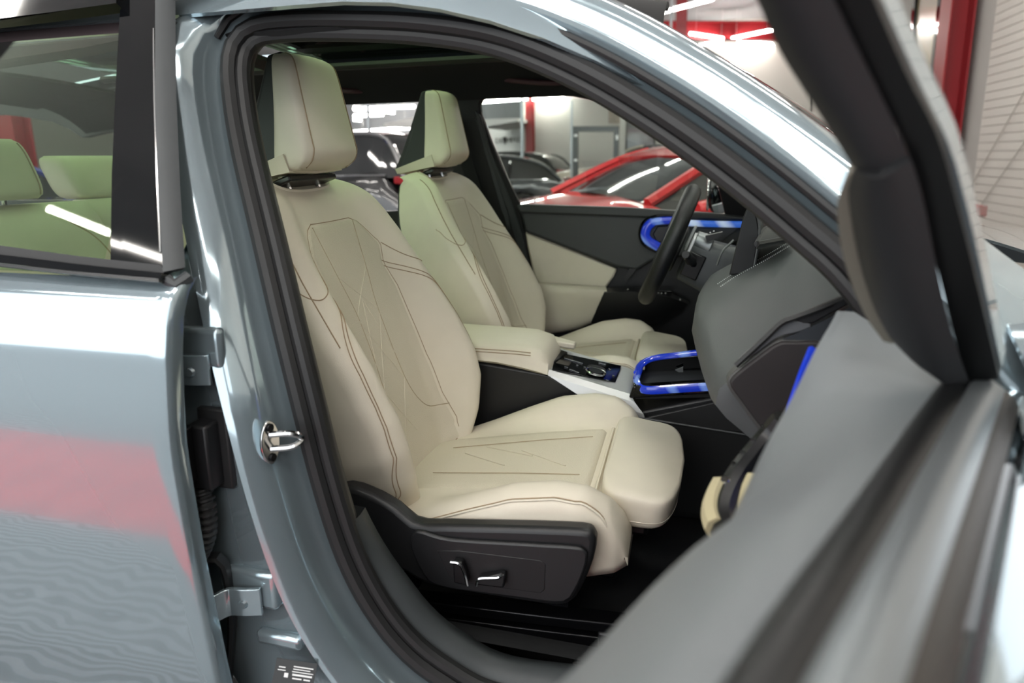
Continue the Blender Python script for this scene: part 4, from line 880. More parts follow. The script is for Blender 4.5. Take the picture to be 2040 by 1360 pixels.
# ================================================================ driver door (far side, closed)
dd = thing('vehicle_door', 'closed driver door with black upper panel, cream armrest and blue lit handle', 'car door', (-.2, .78, .4))
def dp(x, y, Y): return atY(x, y, Y)
def dprism(pts, Y, th, name, m, **k): return B().prism([dp(x, y, Y) for x, y in pts], (0, th, 0)).make(name, m, dd, **k)
dprism([(1030, 412), (1490, 434), (1520, 470), (1500, 720), (1330, 760), (1060, 720), (1050, 560)], .80, .06, 'door_core', BLK)
dprism([(1028, 409), (1040, 407), (1250, 414), (1420, 425), (1486, 432), (1486, 440), (1300, 434), (1035, 424)], .74, .05, 'window_sill', GREYL, bevel=.008)
dprism([(1034, 416), (1180, 421), (1300, 428), (1488, 436), (1500, 470), (1430, 500), (1300, 520), (1268, 540), (1232, 534), (1150, 503), (1046, 463)], .755, .05, 'upper_panel', GREYL, bevel=.012, segs=3)
dprism([(1046, 461), (1100, 482), (1160, 507), (1229, 536), (1222, 552), (1206, 575), (1140, 570), (1072, 566), (1062, 545), (1050, 490)], .775, .03, 'cream_insert', CREAM, bevel=.008)
# armrest: bulging ledge
up_ = [(1071, 566, .765), (1105, 568, .755), (1150, 571, .755), (1207, 575, .76)]; md_ = [(1072, 574, .72), (1105, 576, .705), (1150, 579, .70), (1208, 583, .71)]; lo_ = [(1080, 620, .725), (1110, 618, .71), (1150, 612, .71), (1192, 610, .72)]; bt_ = [(1086, 657, .74), (1115, 655, .73), (1150, 648, .73), (1177, 638, .735)]
rows = [[dp(*p) for p in L_] for L_ in (up_, [((a[0] + b_[0]) / 2, (a[1] + b_[1]) / 2 - 2, (a[2] + b_[2]) / 2 - .012) for a, b_ in zip(up_, md_)], md_, lo_, bt_, [(x, y + 3, .79) for x, y, z in bt_])]
rows = np.array(rows); R2 = np.stack([spline(rows[:, k], 20) for k in range(4)], 1); R2 = np.stack([spline(R2[j], 16) for j in range(20)], 0)
ar = B().sheet(R2, .006).make('armrest', CREAM, dd, smooth=60)
B().tube(spline([dp(x, y - 1, z - .002) for x, y, z in md_], 16), .0014, 5).make('seam', THREAD, ar)
# front part of the armrest with window switches
rows = [[dp(x, y, Y) for x, y, Y in r] for r in ([(1206, 576, .755), (1260, 574, .75), (1330, 583, .75), (1372, 604, .755)], [(1204, 584, .70), (1260, 582, .695), (1330, 592, .70), (1368, 606, .72)], [(1190, 612, .71), (1255, 618, .70), (1330, 618, .71), (1360, 612, .73)], [(1180, 640, .74), (1250, 648, .74), (1320, 640, .745), (1355, 620, .755)])]
B().sheet(rows, .006).make('switch_ledge', BLK, dd, smooth=60)
for x, y in ((1251, 577), (1263, 578), (1268, 579), (1306, 582), (1312, 583), (1318, 584), (1326, 584), (1355, 597)):
    B().box(dp(x, y, .725) + (0, -.004, .002), (.005, .012, .003)).make('switch_mark', WHITE, dd)
B().box(dp(1315, 579, .728), (.085, .03, .008)).make('window_switches', GLOSSBLK, dd, bevel=.003)
# blue lit handle loop and strip
hl = spline([dp(1372, 441, .735), dp(1330, 439, .735), dp(1298, 444, .735), dp(1286, 462, .735), dp(1290, 478, .735), dp(1312, 492, .735)], 40)
B().tube(hl, [.013] * 20 + [.016] * 20, 10, flat=.6, up=(0, 1, 0)).make('door_handle_light', BLUE, dd)
B().tube(spline([dp(1370, 444, .737), dp(1420, 446, .737), dp(1482, 447, .737)], 12), .011, 8, flat=.5, up=(0, 1, 0)).make('light_strip', BLUEP, dd)
B().tube(spline([dp(1368, 431, .742), dp(1310, 430, .742), dp(1284, 441, .742), dp(1275, 463, .742), dp(1282, 486, .742), dp(1310, 502, .742)], 30), .006, 8).make('handle_surround', GLOSSBLK, dd)
dprism([(1310, 450), (1360, 448), (1350, 480), (1308, 484), (1300, 466)], .748, .01, 'handle_cup', BLKS, bevel=.004)
dprism([(1286, 482), (1300, 497), (1258, 548), (1248, 560), (1244, 552)], .758, .012, 'panel_split', BLKS)
dprism([(1380, 455), (1476, 452), (1440, 480), (1400, 492)], .752, .012, 'speaker_cover', mat('speaker_metal', '#5a5c5e', .35, metal=.7), bevel=.003)
# glass and outside mirror
q = [atS(x, y, lambda z: yfar(z) + .03) for x, y in ((950, 200), (1060, 187), (1200, 203), (1330, 272), (1425, 350), (1432, 428), (1250, 418), (1035, 410))]
B().prism(q, (0, .004, 0)).make('window_pane', glass('clear_glass', (.90, .95, .93, 1), refl=0.03), dd)
mm = dp(1412, 388, .98); rows = []
mo = thing('x', '', ''); bpy.data.objects.remove(mo)
for t in np.linspace(0, 1, 12):
    a = t * math.pi; rr = max(.02, math.sin(a) ** .6); rows.append([mm + np.array([.03 + .035 * math.cos(b_) * rr, .10 * -math.cos(a) + .05, .075 * rr * np.sign(math.sin(b_)) * abs(math.sin(b_)) ** .7]) for b_ in np.linspace(0, 2 * math.pi, 20, endpoint=False)])
mh = B().grid(rows, cu=True, capv=True).make('door_mirror', GLOSSBLK, dd)
B().tube([mm + np.array([-.002, .05 + .08 * math.cos(a), .062 * math.sin(a)]) for a in np.linspace(0, 2 * math.pi, 30, endpoint=False)], .004, 6, closed=True).make('mirror_rim', CHROME, mh)
B().disc(mm + np.array((-.004, .05, 0)), (-1, 0, 0), .062, .002, 24).make('mirror_glass', CHROME, mh)
B().prism([dp(1418, 410, .90), dp(1440, 404, .86), dp(1446, 424, .86), dp(1424, 426, .90)], (0, .04, 0)).make('mirror_foot', mat('mirror_grey', '#9fa3a6', .4), dd, bevel=.003)
# ================================================================ dashboard
da = thing('dashboard', 'anthracite stitched dashboard with rounded passenger end', 'dashboard', (.3, 0, .6))
DASH = mat('dash_leather', '#4a4d4e', 0.48, bump=0.2, scale=800, kind='voronoi')
def dsec(y):
    bul = interp(y, [-.69, -.66, -.5, -.3, -.1, .05, .2], [.035, .028, .012, .0, .008, .025, .045])
    lift = interp(y, [-.7, -.3, .1], [-.012, 0, .004])
    S_ = [(.40, .60), (.26, .66), (.165, .76), (.105, .85), (.058, .895), (.022, .925), (.012, .955), (.022, .982), (.05, 1.003), (.10, 1.033), (.18, 1.078), (.26, 1.112), (.36, 1.118), (.50, 1.105), (.60, 1.06)]
    return [np.array([x + bul * (1 if 2 < k < 11 else .4), y, z + lift * (k > 5)]) for k, (x, z) in enumerate(S_)]
ys = [-.69, -.685, -.66, -.55, -.42, -.3, -.18, -.06, .03, .10]
rows = []
for j, y in enumerate(ys):
    P = np.array(dsec(y)); 
    if j == 0: c = np.array([.28, y, .93]); P = c + (P - c) * .93; P[:, 1] = y
    rows.append(spline(P, 48))
dash_pad = B().grid(rows, capv=True).make('dash_pad', DASH, da, smooth=50)
# far (driver) half, lower so that the wheel and display stand free
rows = []
for y in (.10, .2, .35, .55, .76):
    rows.append(spline(np.array([(.42, y, .60), (.24, y, .70), (.17, y, .80), (.15, y, .90), (.18, y, .96), (.24, y, 1.0), (.30, y, 1.07), (.38, y, 1.105), (.5, y, 1.10), (.6, y, 1.06)]), 36))
B().grid(rows, capv=True).make('dash_driver_side', DASH, da, smooth=50)
# double white stitching that follows the crest
ST = mat('white_thread', '#cfd3d2', 0.7)
from mathutils.bvhtree import BVHTree
def surf_hits(o, pix, lift):
    """points where lines of sight through the given picture points meet a finished surface"""
    off = Vector((0, 0, 0)); p = o
    while p is not None: off += p.location; p = p.parent
    t = BVHTree.FromPolygons([v.co + off for v in o.data.vertices], [tuple(f.vertices) for f in o.data.polygons]); out = []
    for x, y in pix:
        d = Vector(ray(x, y)); h, n, i, q = t.ray_cast(Vector(CAM), d)
        if h is not None: out.append(np.array(h + (n if n.dot(d) < 0 else -n) * lift))
    return np.array(out)
stb = B()
for L_ in ([(1430, 566), (1462, 545), (1520, 513), (1575, 481), (1614, 457)], [(1436, 571), (1468, 550), (1526, 518), (1580, 486), (1618, 462)]):
    H_ = surf_hits(dash_pad, spline(L_, 40), .0008)
    if len(H_) < 4: continue
    H_ = spline(H_, 121)
    for k in range(0, 118, 2): stb.tube([H_[k], H_[k] * .4 + H_[k + 1] * .6], .0011, 5)
o = stb.make('white_stitching', ST, da); o['kind'] = 'stuff'
# end cap towards the open door
def ep(x, y, Y=-.70): return atY(x, y, Y)
B().prism(spline([ep(1456, 748), ep(1500, 712), ep(1548, 679), ep(1580, 676), ep(1650, 682), ep(1655, 760), ep(1600, 830), ep(1540, 880), ep(1512, 856), ep(1470, 800), ep(1449, 768)], 50, closed=True), (0, .03, 0)).make('end_cap_rim', mat('cap_rim', '#4a4a49', .45), da, bevel=.004)
B().prism(spline([ep(1460, 752, -.706), ep(1502, 718, -.706), ep(1549, 685, -.706), ep(1582, 682, -.706), ep(1648, 688, -.706), ep(1650, 756, -.706), ep(1598, 824, -.706), ep(1540, 870, -.706), ep(1515, 850, -.706), ep(1474, 796, -.706), ep(1455, 768, -.706)], 50, closed=True), (0, .02, 0)).make('end_cap', mat('cap_dark', '#231f20', .6), da, bevel=.003)
B().prism(spline([ep(1472, 722), ep(1520, 680), ep(1560, 645), ep(1590, 640), ep(1620, 648), ep(1590, 662), ep(1550, 672), ep(1505, 705)], 30, closed=True), (0, .02, 0)).make('end_rail', mat('end_rail', '#55575a', .4), da, bevel=.004)
B().tube(spline([ep(1466, 728, -.703), ep(1520, 678, -.703), ep(1556, 644, -.703), ep(1580, 634, -.703), ep(1640, 612, -.70), ep(1705, 583, -.69)], 30), .004, 6).make('end_gap_seal', RUB, da)
B().prism([ep(1580, 636), ep(1700, 585), ep(1706, 600), ep(1620, 645), ep(1600, 648)], (0, .02, 0)).make('end_seal_flap', BLK, da, bevel=.003)
B().prism([ep(1560, 676), ep(1640, 640), ep(1720, 600), ep(1720, 680)], (0, .03, 0)).make('end_lower_flap', mat('cap_blue', '#2a2e33', .5), da)
# speaker grille on the crest
gz = 1.109
def g4(x, y): return atZ(x, y, gz + .008)
gr = thing('x', '', ''); bpy.data.objects.remove(gr)
Q = [g4(1521, 458), g4(1546, 447), g4(1569, 475), g4(1508, 486)]
gfr = B()
for a, b_ in zip(Q, Q[1:] + Q[:1]): gfr.tube([a, lerp(a, b_, .5), b_], .006, 6)
go = gfr.make('speaker_frame', BLK, da)
B().prism(Q, (0, 0, -.01)).make('speaker_backing', BLKS, go)
sl = B()
for k in range(16):
    t = (k + .5) / 16; sl.tube([lerp(Q[0], Q[3], t) + (0, 0, .003), lerp(Q[1], Q[2], t) + (0, 0, .003)], .0016, 5)
o = sl.make('speaker_mesh', mat('mesh_grey', '#3a3c3e', .4), go); o['kind'] = 'stuff'
# curved display: slim housing, seen end-on from the passenger side
rows = []
for y in np.linspace(-.12, .62, 20):
    cu_ = .05 * ((y - .25) / .37) ** 2 * .6
    a = atY(1452, 548, -.12); b_ = atY(1480, 434, -.12); c_ = atY(1490, 410, -.12); d_ = atY(1513, 462, -.12); e_ = atY(1500, 545, -.12)
    sh = np.array([.15 * (y + .12), y + .12, 0])
    rows.append([p + sh for p in (a, lerp(a, b_, .5), b_, c_, lerp(c_, d_, .35) + (.006, 0, .012), d_, e_)])
dis = B().grid(rows, cu=True, capv=True).make('display_housing', BLK, da, bevel=.003, smooth=40)
sc_ = [[lerp(r[0], r[2], t) + np.array((-.002, 0, 0)) for t in (.06, .5, .95)] for r in rows[1:-1]]
B().sheet(sc_, .002).make('display_screen', mat('dark_screen', '#060708', .35), dis)
B().tube(spline([rows[0][3] + (0, -.001, 0), rows[0][4] + (0, -.001, 0), rows[0][5] + (0, -.001, 0), rows[0][6] + (0, -.001, 0)], 16), .003, 6).make('display_edge', mat('display_rim', '#5a5c5e', .35, metal=.5), dis)
# silver air-vent surround and column-side trim
B().tube(spline([atY(1428, 528, .2), atY(1440, 500, .2), atY(1462, 478, .2)], 12), .006, 8, flat=.5).make('silver_vent_trim', mat('vent_grey', '#77797b', .4, metal=.4), da)
B().prism([atY(1405, 470, .30), atY(1440, 462, .30), atY(1430, 475, .30), atY(1408, 482, .30)], (0, .02, .0)).make('light_switch_panel', BLK, da)
for k in range(3): B().box(atY(1408 + 7 * k, 466 - 3 * k, .29), (.004, .002, .003)).make('switch_mark', WHITE, da)
# ================================================================ steering column and wheel
WC = (atY(1385, 372, .38) + atY(1283, 598, .38)) / 2; WU = atY(1385, 372, .38) - atY(1283, 598, .38); WR = np.linalg.norm(WU) / 2 - .016; WU = WU / np.linalg.norm(WU)
WA = np.array([-WU[2], 0, WU[0]])                      # towards the driver
sw_ = thing('steering_wheel', 'black leather steering wheel seen edge-on in front of the driver seat', 'steering wheel', tuple(WC))
LEA = mat('wheel_leather', '#141516', .42, bump=.2, scale=900, kind='voronoi')
cir = [WC + WR * (math.cos(a) * WU + math.sin(a) * np.array([0, 1, 0])) for a in np.linspace(0, 2 * math.pi, 64, endpoint=False)]
B().tube(cir, .0235, 14, closed=True, flat=1.0).make('rim', LEA, sw_)
for a0 in (-.45, .45): 
    p = WC + WR * (math.cos(a0 * 1) * WU + math.sin(a0) * np.array([0, 1, 0])); tn = -math.sin(a0) * WU + math.cos(a0) * np.array([0, 1, 0])
    B().tube([p - tn * .0015, p + tn * .0015], .0192, 14).make('rim_seam', BLKS, sw_)
B().disc(WC - WA * .035, WA, .075, .03, 30, .062).make('hub', BLK, sw_, bevel=.008)
B().disc(WC + WA * -.004, WA, .03, .003, 30).make('hub_emblem', CHROME, sw_)
for a0, w_ in ((1.62, .035), (-1.62, .035), (math.pi, .04)):
    d_ = math.cos(a0) * WU + math.sin(a0) * np.array([0, 1, 0]); t_ = np.cross(WA, d_)
    B().sheet([[WC + d_ * r - WA * (.028 * (1 - r / WR)) + t_ * w_ * .5 * q_ for q_ in (-1, 0, 1)] for r in np.linspace(.06, WR - .005, 6)], .014).make('spoke', BLK, sw_, bevel=.003)
for sgn in (1, -1):
    p = WC - WA * .05 + np.array([0, sgn * .10, 0]) + WU * .03
    B().prism([p + WU * .045, p + np.array([0, sgn * .03, 0]) + WU * .03, p + np.array([0, sgn * .035, 0]) - WU * .03, p - WU * .04], -WA * .008).make('shift_paddle', SILVER, sw_, bevel=.002)
co = thing('steering_column', 'grey steering column shroud with black stalk behind the wheel', 'steering column', tuple(WC - WA * .15))
CG = mat('column_grey', '#46494b', .45, bump=.1, scale=500)
rows = []
for t, wy, wz in ((.055, .05, .055), (.06, .062, .068), (.12, .066, .074), (.20, .07, .085), (.27, .07, .10)):
    c = WC - WA * t - WU * .012
    rows.append([c + np.array([0, wy * np.sign(math.cos(a)) * abs(math.cos(a)) ** .5, 0]) + WU * (wz * np.sign(math.sin(a)) * abs(math.sin(a)) ** .55) for a in np.linspace(0, 2 * math.pi, 32, endpoint=False)])
B().grid(rows, cu=True, capv=True).make('column_shroud', CG, co, smooth=45)
B().box(WC - WA * .085 - np.array([0, .068, 0]) - WU * .02, (.05, .01, .075), [WA, (0, 1, 0), WU]).make('stalk_slot', BLKS, co, bevel=.004)
p0 = WC - WA * .085 + np.array([0, -.066, 0]) - WU * .015; p1 = p0 + np.array([0, -.11, .0]) + WA * .035 + WU * .03
sk2 = B().tube([p0, lerp(p0, p1, .45), lerp(p0, p1, .46), p1], [.010, .010, .015, .013], 12).make('stalk', BLKS, co)
B().disc(p1, p1 - p0, .013, .012, 12, .010).make('stalk_end', BLK, sk2)
B().box(lerp(p0, p1, .5) + np.array((-.012, 0, .012)), (.012, .03, .012)).make('stalk_toggle', BLK, sk2, bevel=.003)
B().disc(WC - WA * .06 + WU * .045 + np.array((0, -.03, 0)), -WA, .03, .05, 20, .034).make('column_collar', mat('collar_silver', '#8d9092', .35, metal=.6), co, bevel=.003)
# ================================================================ centre console
cc = thing('centre_console', 'centre console with cream armrest, silver controls and blue lit tray', 'console', (-.2, 0, .42))
Yn, Yf = -.115, .10
def cn(x, y): return atY(x, y, Yn)
side = [cn(925, 700), cn(945, 722), cn(1090, 748), cn(1150, 785), cn(1240, 838), cn(1285, 830), cn(1440, 790), cn(1520, 800), cn(1540, 880), cn(1420, 865), cn(1270, 838)]
prof = [(-.85, .80), (-.52, .785), (-.325, .765), (-.25, .725), (-.14, .668), (-.09, .69), (.09, .745), (.20, .76), (.25, .60), (.25, .42), (-.85, .42)]
B().prism([(x, Yn + .006, z) for x, z in prof], (0, Yf - Yn - .012, 0)).make('console_body', BLK, cc, bevel=.006)
B().prism([cn(1262, 838) + (0, -.004, 0), cn(1280, 832) + (0, -.004, 0), cn(1445, 795) + (0, -.004, 0), cn(1530, 800) + (0, -.004, 0), cn(1530, 866) + (0, -.004, 0)], (0, .01, 0)).make('side_panel', mat('console_side', '#232324', .5), cc, bevel=.003)
B().tube([cn(1275, 830) + (0, -.006, 0), cn(1400, 850) + (0, -.006, 0), cn(1515, 868) + (0, -.006, 0)], .0025, 6).make('panel_line', mat('line_grey', '#5b5c5d', .5), cc)
B().prism([(-.10, Yn - .002, .68), (.22, Yn - .002, .66), (.22, Yn - .002, .44), (-.10, Yn - .002, .44)], (0, .006, 0)).make('lower_panel', mat('console_low', '#19191a', .6), cc)
# armrest: rounded cream lid, wedge-shaped front
rows = []
for x, zt, zb, yf_ in ((-.85, .838, .79, .085), (-.60, .838, .792, .085), (-.45, .836, .785, .085), (-.39, .834, .776, .085), (-.345, .826, .768, .07), (-.322, .800, .765, .045)):
    yn_ = Yn - .004
    rows.append(spline(np.array([(x, yn_ + .004, zb), (x, yn_, lerp(zb, zt, .45)), (x, yn_ + .008, zt - .008), (x, yn_ + .03, zt), (x, 0, zt + .003), (x, yf_ - .02, zt - .002), (x, yf_, zt - .014), (x, yf_, zb), (x, 0, zb - .002)]), 36, closed=True))
am = B().grid(rows, cu=True, capv=True).make('armrest', CREAM, cc, smooth=50)
for dz in (0, .007): B().tube([(x, Yn - .0045 + dz * .15, .8155 + dz - .05 * max(0, x + .40)) for x in np.linspace(-.70, -.365, 20)], .0011, 5).make('seam', THREAD, am)
# far lip of the armrest over the cup tray
B().prism([(-.36, .03, .815), (-.285, .05, .800), (-.285, .085, .797), (-.36, .09, .812)], (0, 0, -.016)).make('armrest_lip', CREAM, am, bevel=.004)
B().prism([(-.345, -.09, .785), (-.318, -.04, .778), (-.305, .06, .775), (-.36, .07, .785)], (0, 0, -.02)).make('lid_recess', BLKS, cc, bevel=.003)
# silver surround with sloping near side
def cpz(x): return .772 - .235 * (x + .325)
top_ = [(-.325, Yn, .768), (-.122, Yn, .728), (-.128, Yf - .01, .727), (-.318, Yf - .01, .774)]
B().sheet([[np.array((lerp(-.335, -.122, t), lerp(Yn + .012, Yf - .005, q_), cpz(lerp(-.335, -.122, t)))) for q_ in np.linspace(0, 1, 6)] for t in np.linspace(0, 1, 6)], -.02).make('silver_surround', SILVER, cc, bevel=.003)
B().sheet([[(-.325, Yn + .012, cpz(-.325)), (-.122, Yn + .012, cpz(-.122))], [(-.322, Yn - .003, .764), (-.110, Yn - .003, .712)], [(-.25, Yn - .008, .728), (-.088, Yn - .008, .690)], [(-.15, Yn - .006, .672), (-.085, Yn - .006, .682)]], .006).make('silver_side', SILVER, cc, smooth=20)
# gloss black control panel with knob and keys
def ctl(x, y, lift=0.0):
    n = np.array([.235, 0, 1.0]); q = np.array([-.325, 0, .772 + .001 + lift]); d = ray(x, y); return CAM + d * (((q - CAM) @ n) / (d @ n))
cp_ = B().prism([ctl(1106, 708), ctl(1120, 705), ctl(1238, 730), ctl(1236, 738), ctl(1226, 762), ctl(1100, 738)], (0, 0, .003)).make('control_panel', GLOSSBLK, cc, bevel=.001)
kn = B().disc(ctl(1187, 740, .004), (.2, 0, 1), .026, .010, 30, .024).make('rotary_knob', BLKS, cp_, bevel=.002)
B().tube([ctl(1187, 740, .014) + .0235 * np.array([math.cos(a), math.sin(a), -.2 * math.cos(a)]) for a in np.linspace(0, 2 * math.pi, 32, endpoint=False)], .0028, 6, closed=True).make('knob_ring', CHROME, kn)
B().disc(ctl(1187, 739, .014), (.2, 0, 1), .018, .002, 24).make('knob_top', mat('knob_glass', '#3a3c40', .1, coat=1, metal=.5), kn)
for x, y, sx, sy in ((1135, 716, .03, .006), (1152, 721, .026, .006), (1200, 724, .02, .012), (1128, 731, .01, .004), (1140, 737, .016, .006), (1150, 741, .012, .005), (1215, 735, .008, .004), (1222, 748, .006, .004), (1210, 757, .008, .004), (1150, 727, .006, .004), (1165, 731, .006, .004)):
    B().box(ctl(x, y, .0045), (sx, sy, .002), [(.97, 0, -.235), (0, 1, 0), (.235, 0, .97)]).make('key', mat('key_silver', '#7b7d80', .25, metal=.8), cp_, bevel=.0006)
# blue lit tray
def trz(x): return .752 + .15 * (x + .11)
xf = .24
B().prism([(-.118, Yn - .002, trz(-.118) - .028), (xf, Yn - .002, trz(xf) - .028), (xf, Yn - .002, trz(xf)), (-.108, Yn - .002, trz(-.108) + .002)], (0, .022, 0)).make('tray_wall', GLOSSBLK, cc, bevel=.003)
B().prism([(-.10, Yf - .02, trz(-.1) - .03), (xf, Yf - .02, trz(xf) - .03), (xf, Yf - .02, trz(xf) + .012), (-.10, Yf - .02, trz(-.1) + .006)], (0, .022, 0)).make('tray_wall', GLOSSBLK, cc, bevel=.003)
B().prism([(-.125, Yn, trz(-.12) - .03), (-.125, Yf, trz(-.12) - .03), (-.115, Yf, trz(-.115) + .002), (-.115, Yn, trz(-.115) + .002)], (.014, 0, 0)).make('tray_wall', GLOSSBLK, cc, bevel=.003)
B().sheet([[(-.11, Yn + .01, .728), (xf, Yn + .01, .765)], [(-.11, Yf - .01, .728), (xf, Yf - .01, .765)]], .01).make('tray_floor', mat('tray_rubber', '#0d0e10', .5), cc)
B().tube(spline([(-.112, -.02, trz(-.112) + .003), (-.108, -.085, trz(-.11)), (-.085, Yn - .003, trz(-.09) - .008), (0, Yn - .004, trz(0) - .010), (.12, Yn - .004, trz(.12) - .010), (xf, Yn - .004, trz(xf) - .010)], 40), .0105, 10, flat=.6, up=(0, 1, 0)).make('blue_light_bar', BLUE, cc)
B().tube(spline([(-.112, -.02, trz(-.112) + .004), (-.108, .045, trz(-.11) + .004), (-.08, .082, trz(-.08) + .008), (0, .086, trz(0) + .012), (.12, .086, trz(.12) + .016), (xf, .086, trz(xf) + .02)], 40), .0105, 10, flat=.6).make('blue_light_bar', BLUE, cc)
B().prism([atY(1345, 737, .06), atY(1361, 731, .06), atY(1361, 748, .06)], (0, .006, 0)).make('charging_mark', mat('mark_grey', '#6a6c6e', .5), cc)
# ================================================================ rear bench seen through the rear glass
rs = thing('bench_seat', 'cream leather rear bench with two headrests seen through the rear door glass', 'car seat', (-1.75, -.1, .4))
def rback(x0, y0, y1, name):
    rows = []
    for t in np.linspace(0, 1, 16):
        z = lerp(.62, 1.19, t); x = x0 - .20 * t; e = 1 - max(0, (t - .82) / .18) ** 2
        ring = []
        for a in np.linspace(0, 2 * math.pi, 40, endpoint=False):
            ca, sa = math.cos(a), math.sin(a); yy = (y0 + y1) / 2 + (y1 - y0) / 2 * np.sign(sa) * abs(sa) ** .35 * (.96 + .04 * e); nn = np.sign(ca) * abs(ca) ** .5
            ring.append((x + nn * .07 * (.45 + .55 * max(0, e) ** .5) + .03 * abs(2 * (yy - (y0 + y1) / 2) / (y1 - y0)) ** 3, yy, z))
        rows.append(ring)
    return B().grid(rows, cu=True, capv=True).make(name, CREAM, rs, smooth=60)
bk1 = rback(-1.48, -.66, -.14, 'backrest'); bk2 = rback(-1.52, -.13, .13, 'backrest'); bk3 = rback(-1.48, .14, .66, 'backrest')
def rhead(c, w_, h_, d_):
    rows = []
    for t in np.linspace(0, 1, 16):
        e = max(0, 1 - abs(2 * t - 1) ** 3.5) ** .5; z = c[2] + (t - .5) * h_; k = .72 + .28 * e
        ring = []
        for a in np.linspace(0, 2 * math.pi, 36, endpoint=False):
            ca, sa = math.cos(a), math.sin(a); ring.append((c[0] + d_ / 2 * np.sign(ca) * abs(ca) ** .5 * k - .06 * (t - .5), c[1] + w_ / 2 * np.sign(sa) * abs(sa) ** .4 * (.85 + .15 * e), z))
        rows.append(ring)
    h = B().grid(rows, cu=True, capv=True).make('headrest', CREAM, rs, smooth=60)
    for q_ in (-.06, .06): B().tube([(c[0], c[1] + q_, c[2] - h_ / 2 - .06), (c[0], c[1] + q_, c[2] - h_ / 2 + .02)], .006, 6).make('headrest_rod', CHROME, h)
    pts = [np.array(r[4]) + (.001, 0, 0) for r in rows[1:-1]]; B().tube(spline(pts, 24), .0016, 5).make('seam', THREAD, h)
    return h
p = atY(-52, 338, -.40); rhead((p[0], -.40, p[2]), .27, .150, .10)
p = atY(176, 352, -.02); rhead((p[0] - .02, .02, p[2]), .26, .125, .13)
B().tube(spline([(-1.415, -.20, .9), (-1.46, -.22, 1.0), (-1.51, -.25, 1.1), (-1.56, -.32, 1.17)], 20), .0018, 5).make('seam', THREAD, bk1)
rows = [[(x, y, .60 + .05 * math.sin((x + 1.5) * 2) + .02 * math.cos(y * 9)) for x in np.linspace(-1.5, -1.0, 12)] for y in np.linspace(-.66, .66, 20)]
B().sheet(rows, -.1).make('bench_cushion', CREAM, rs)
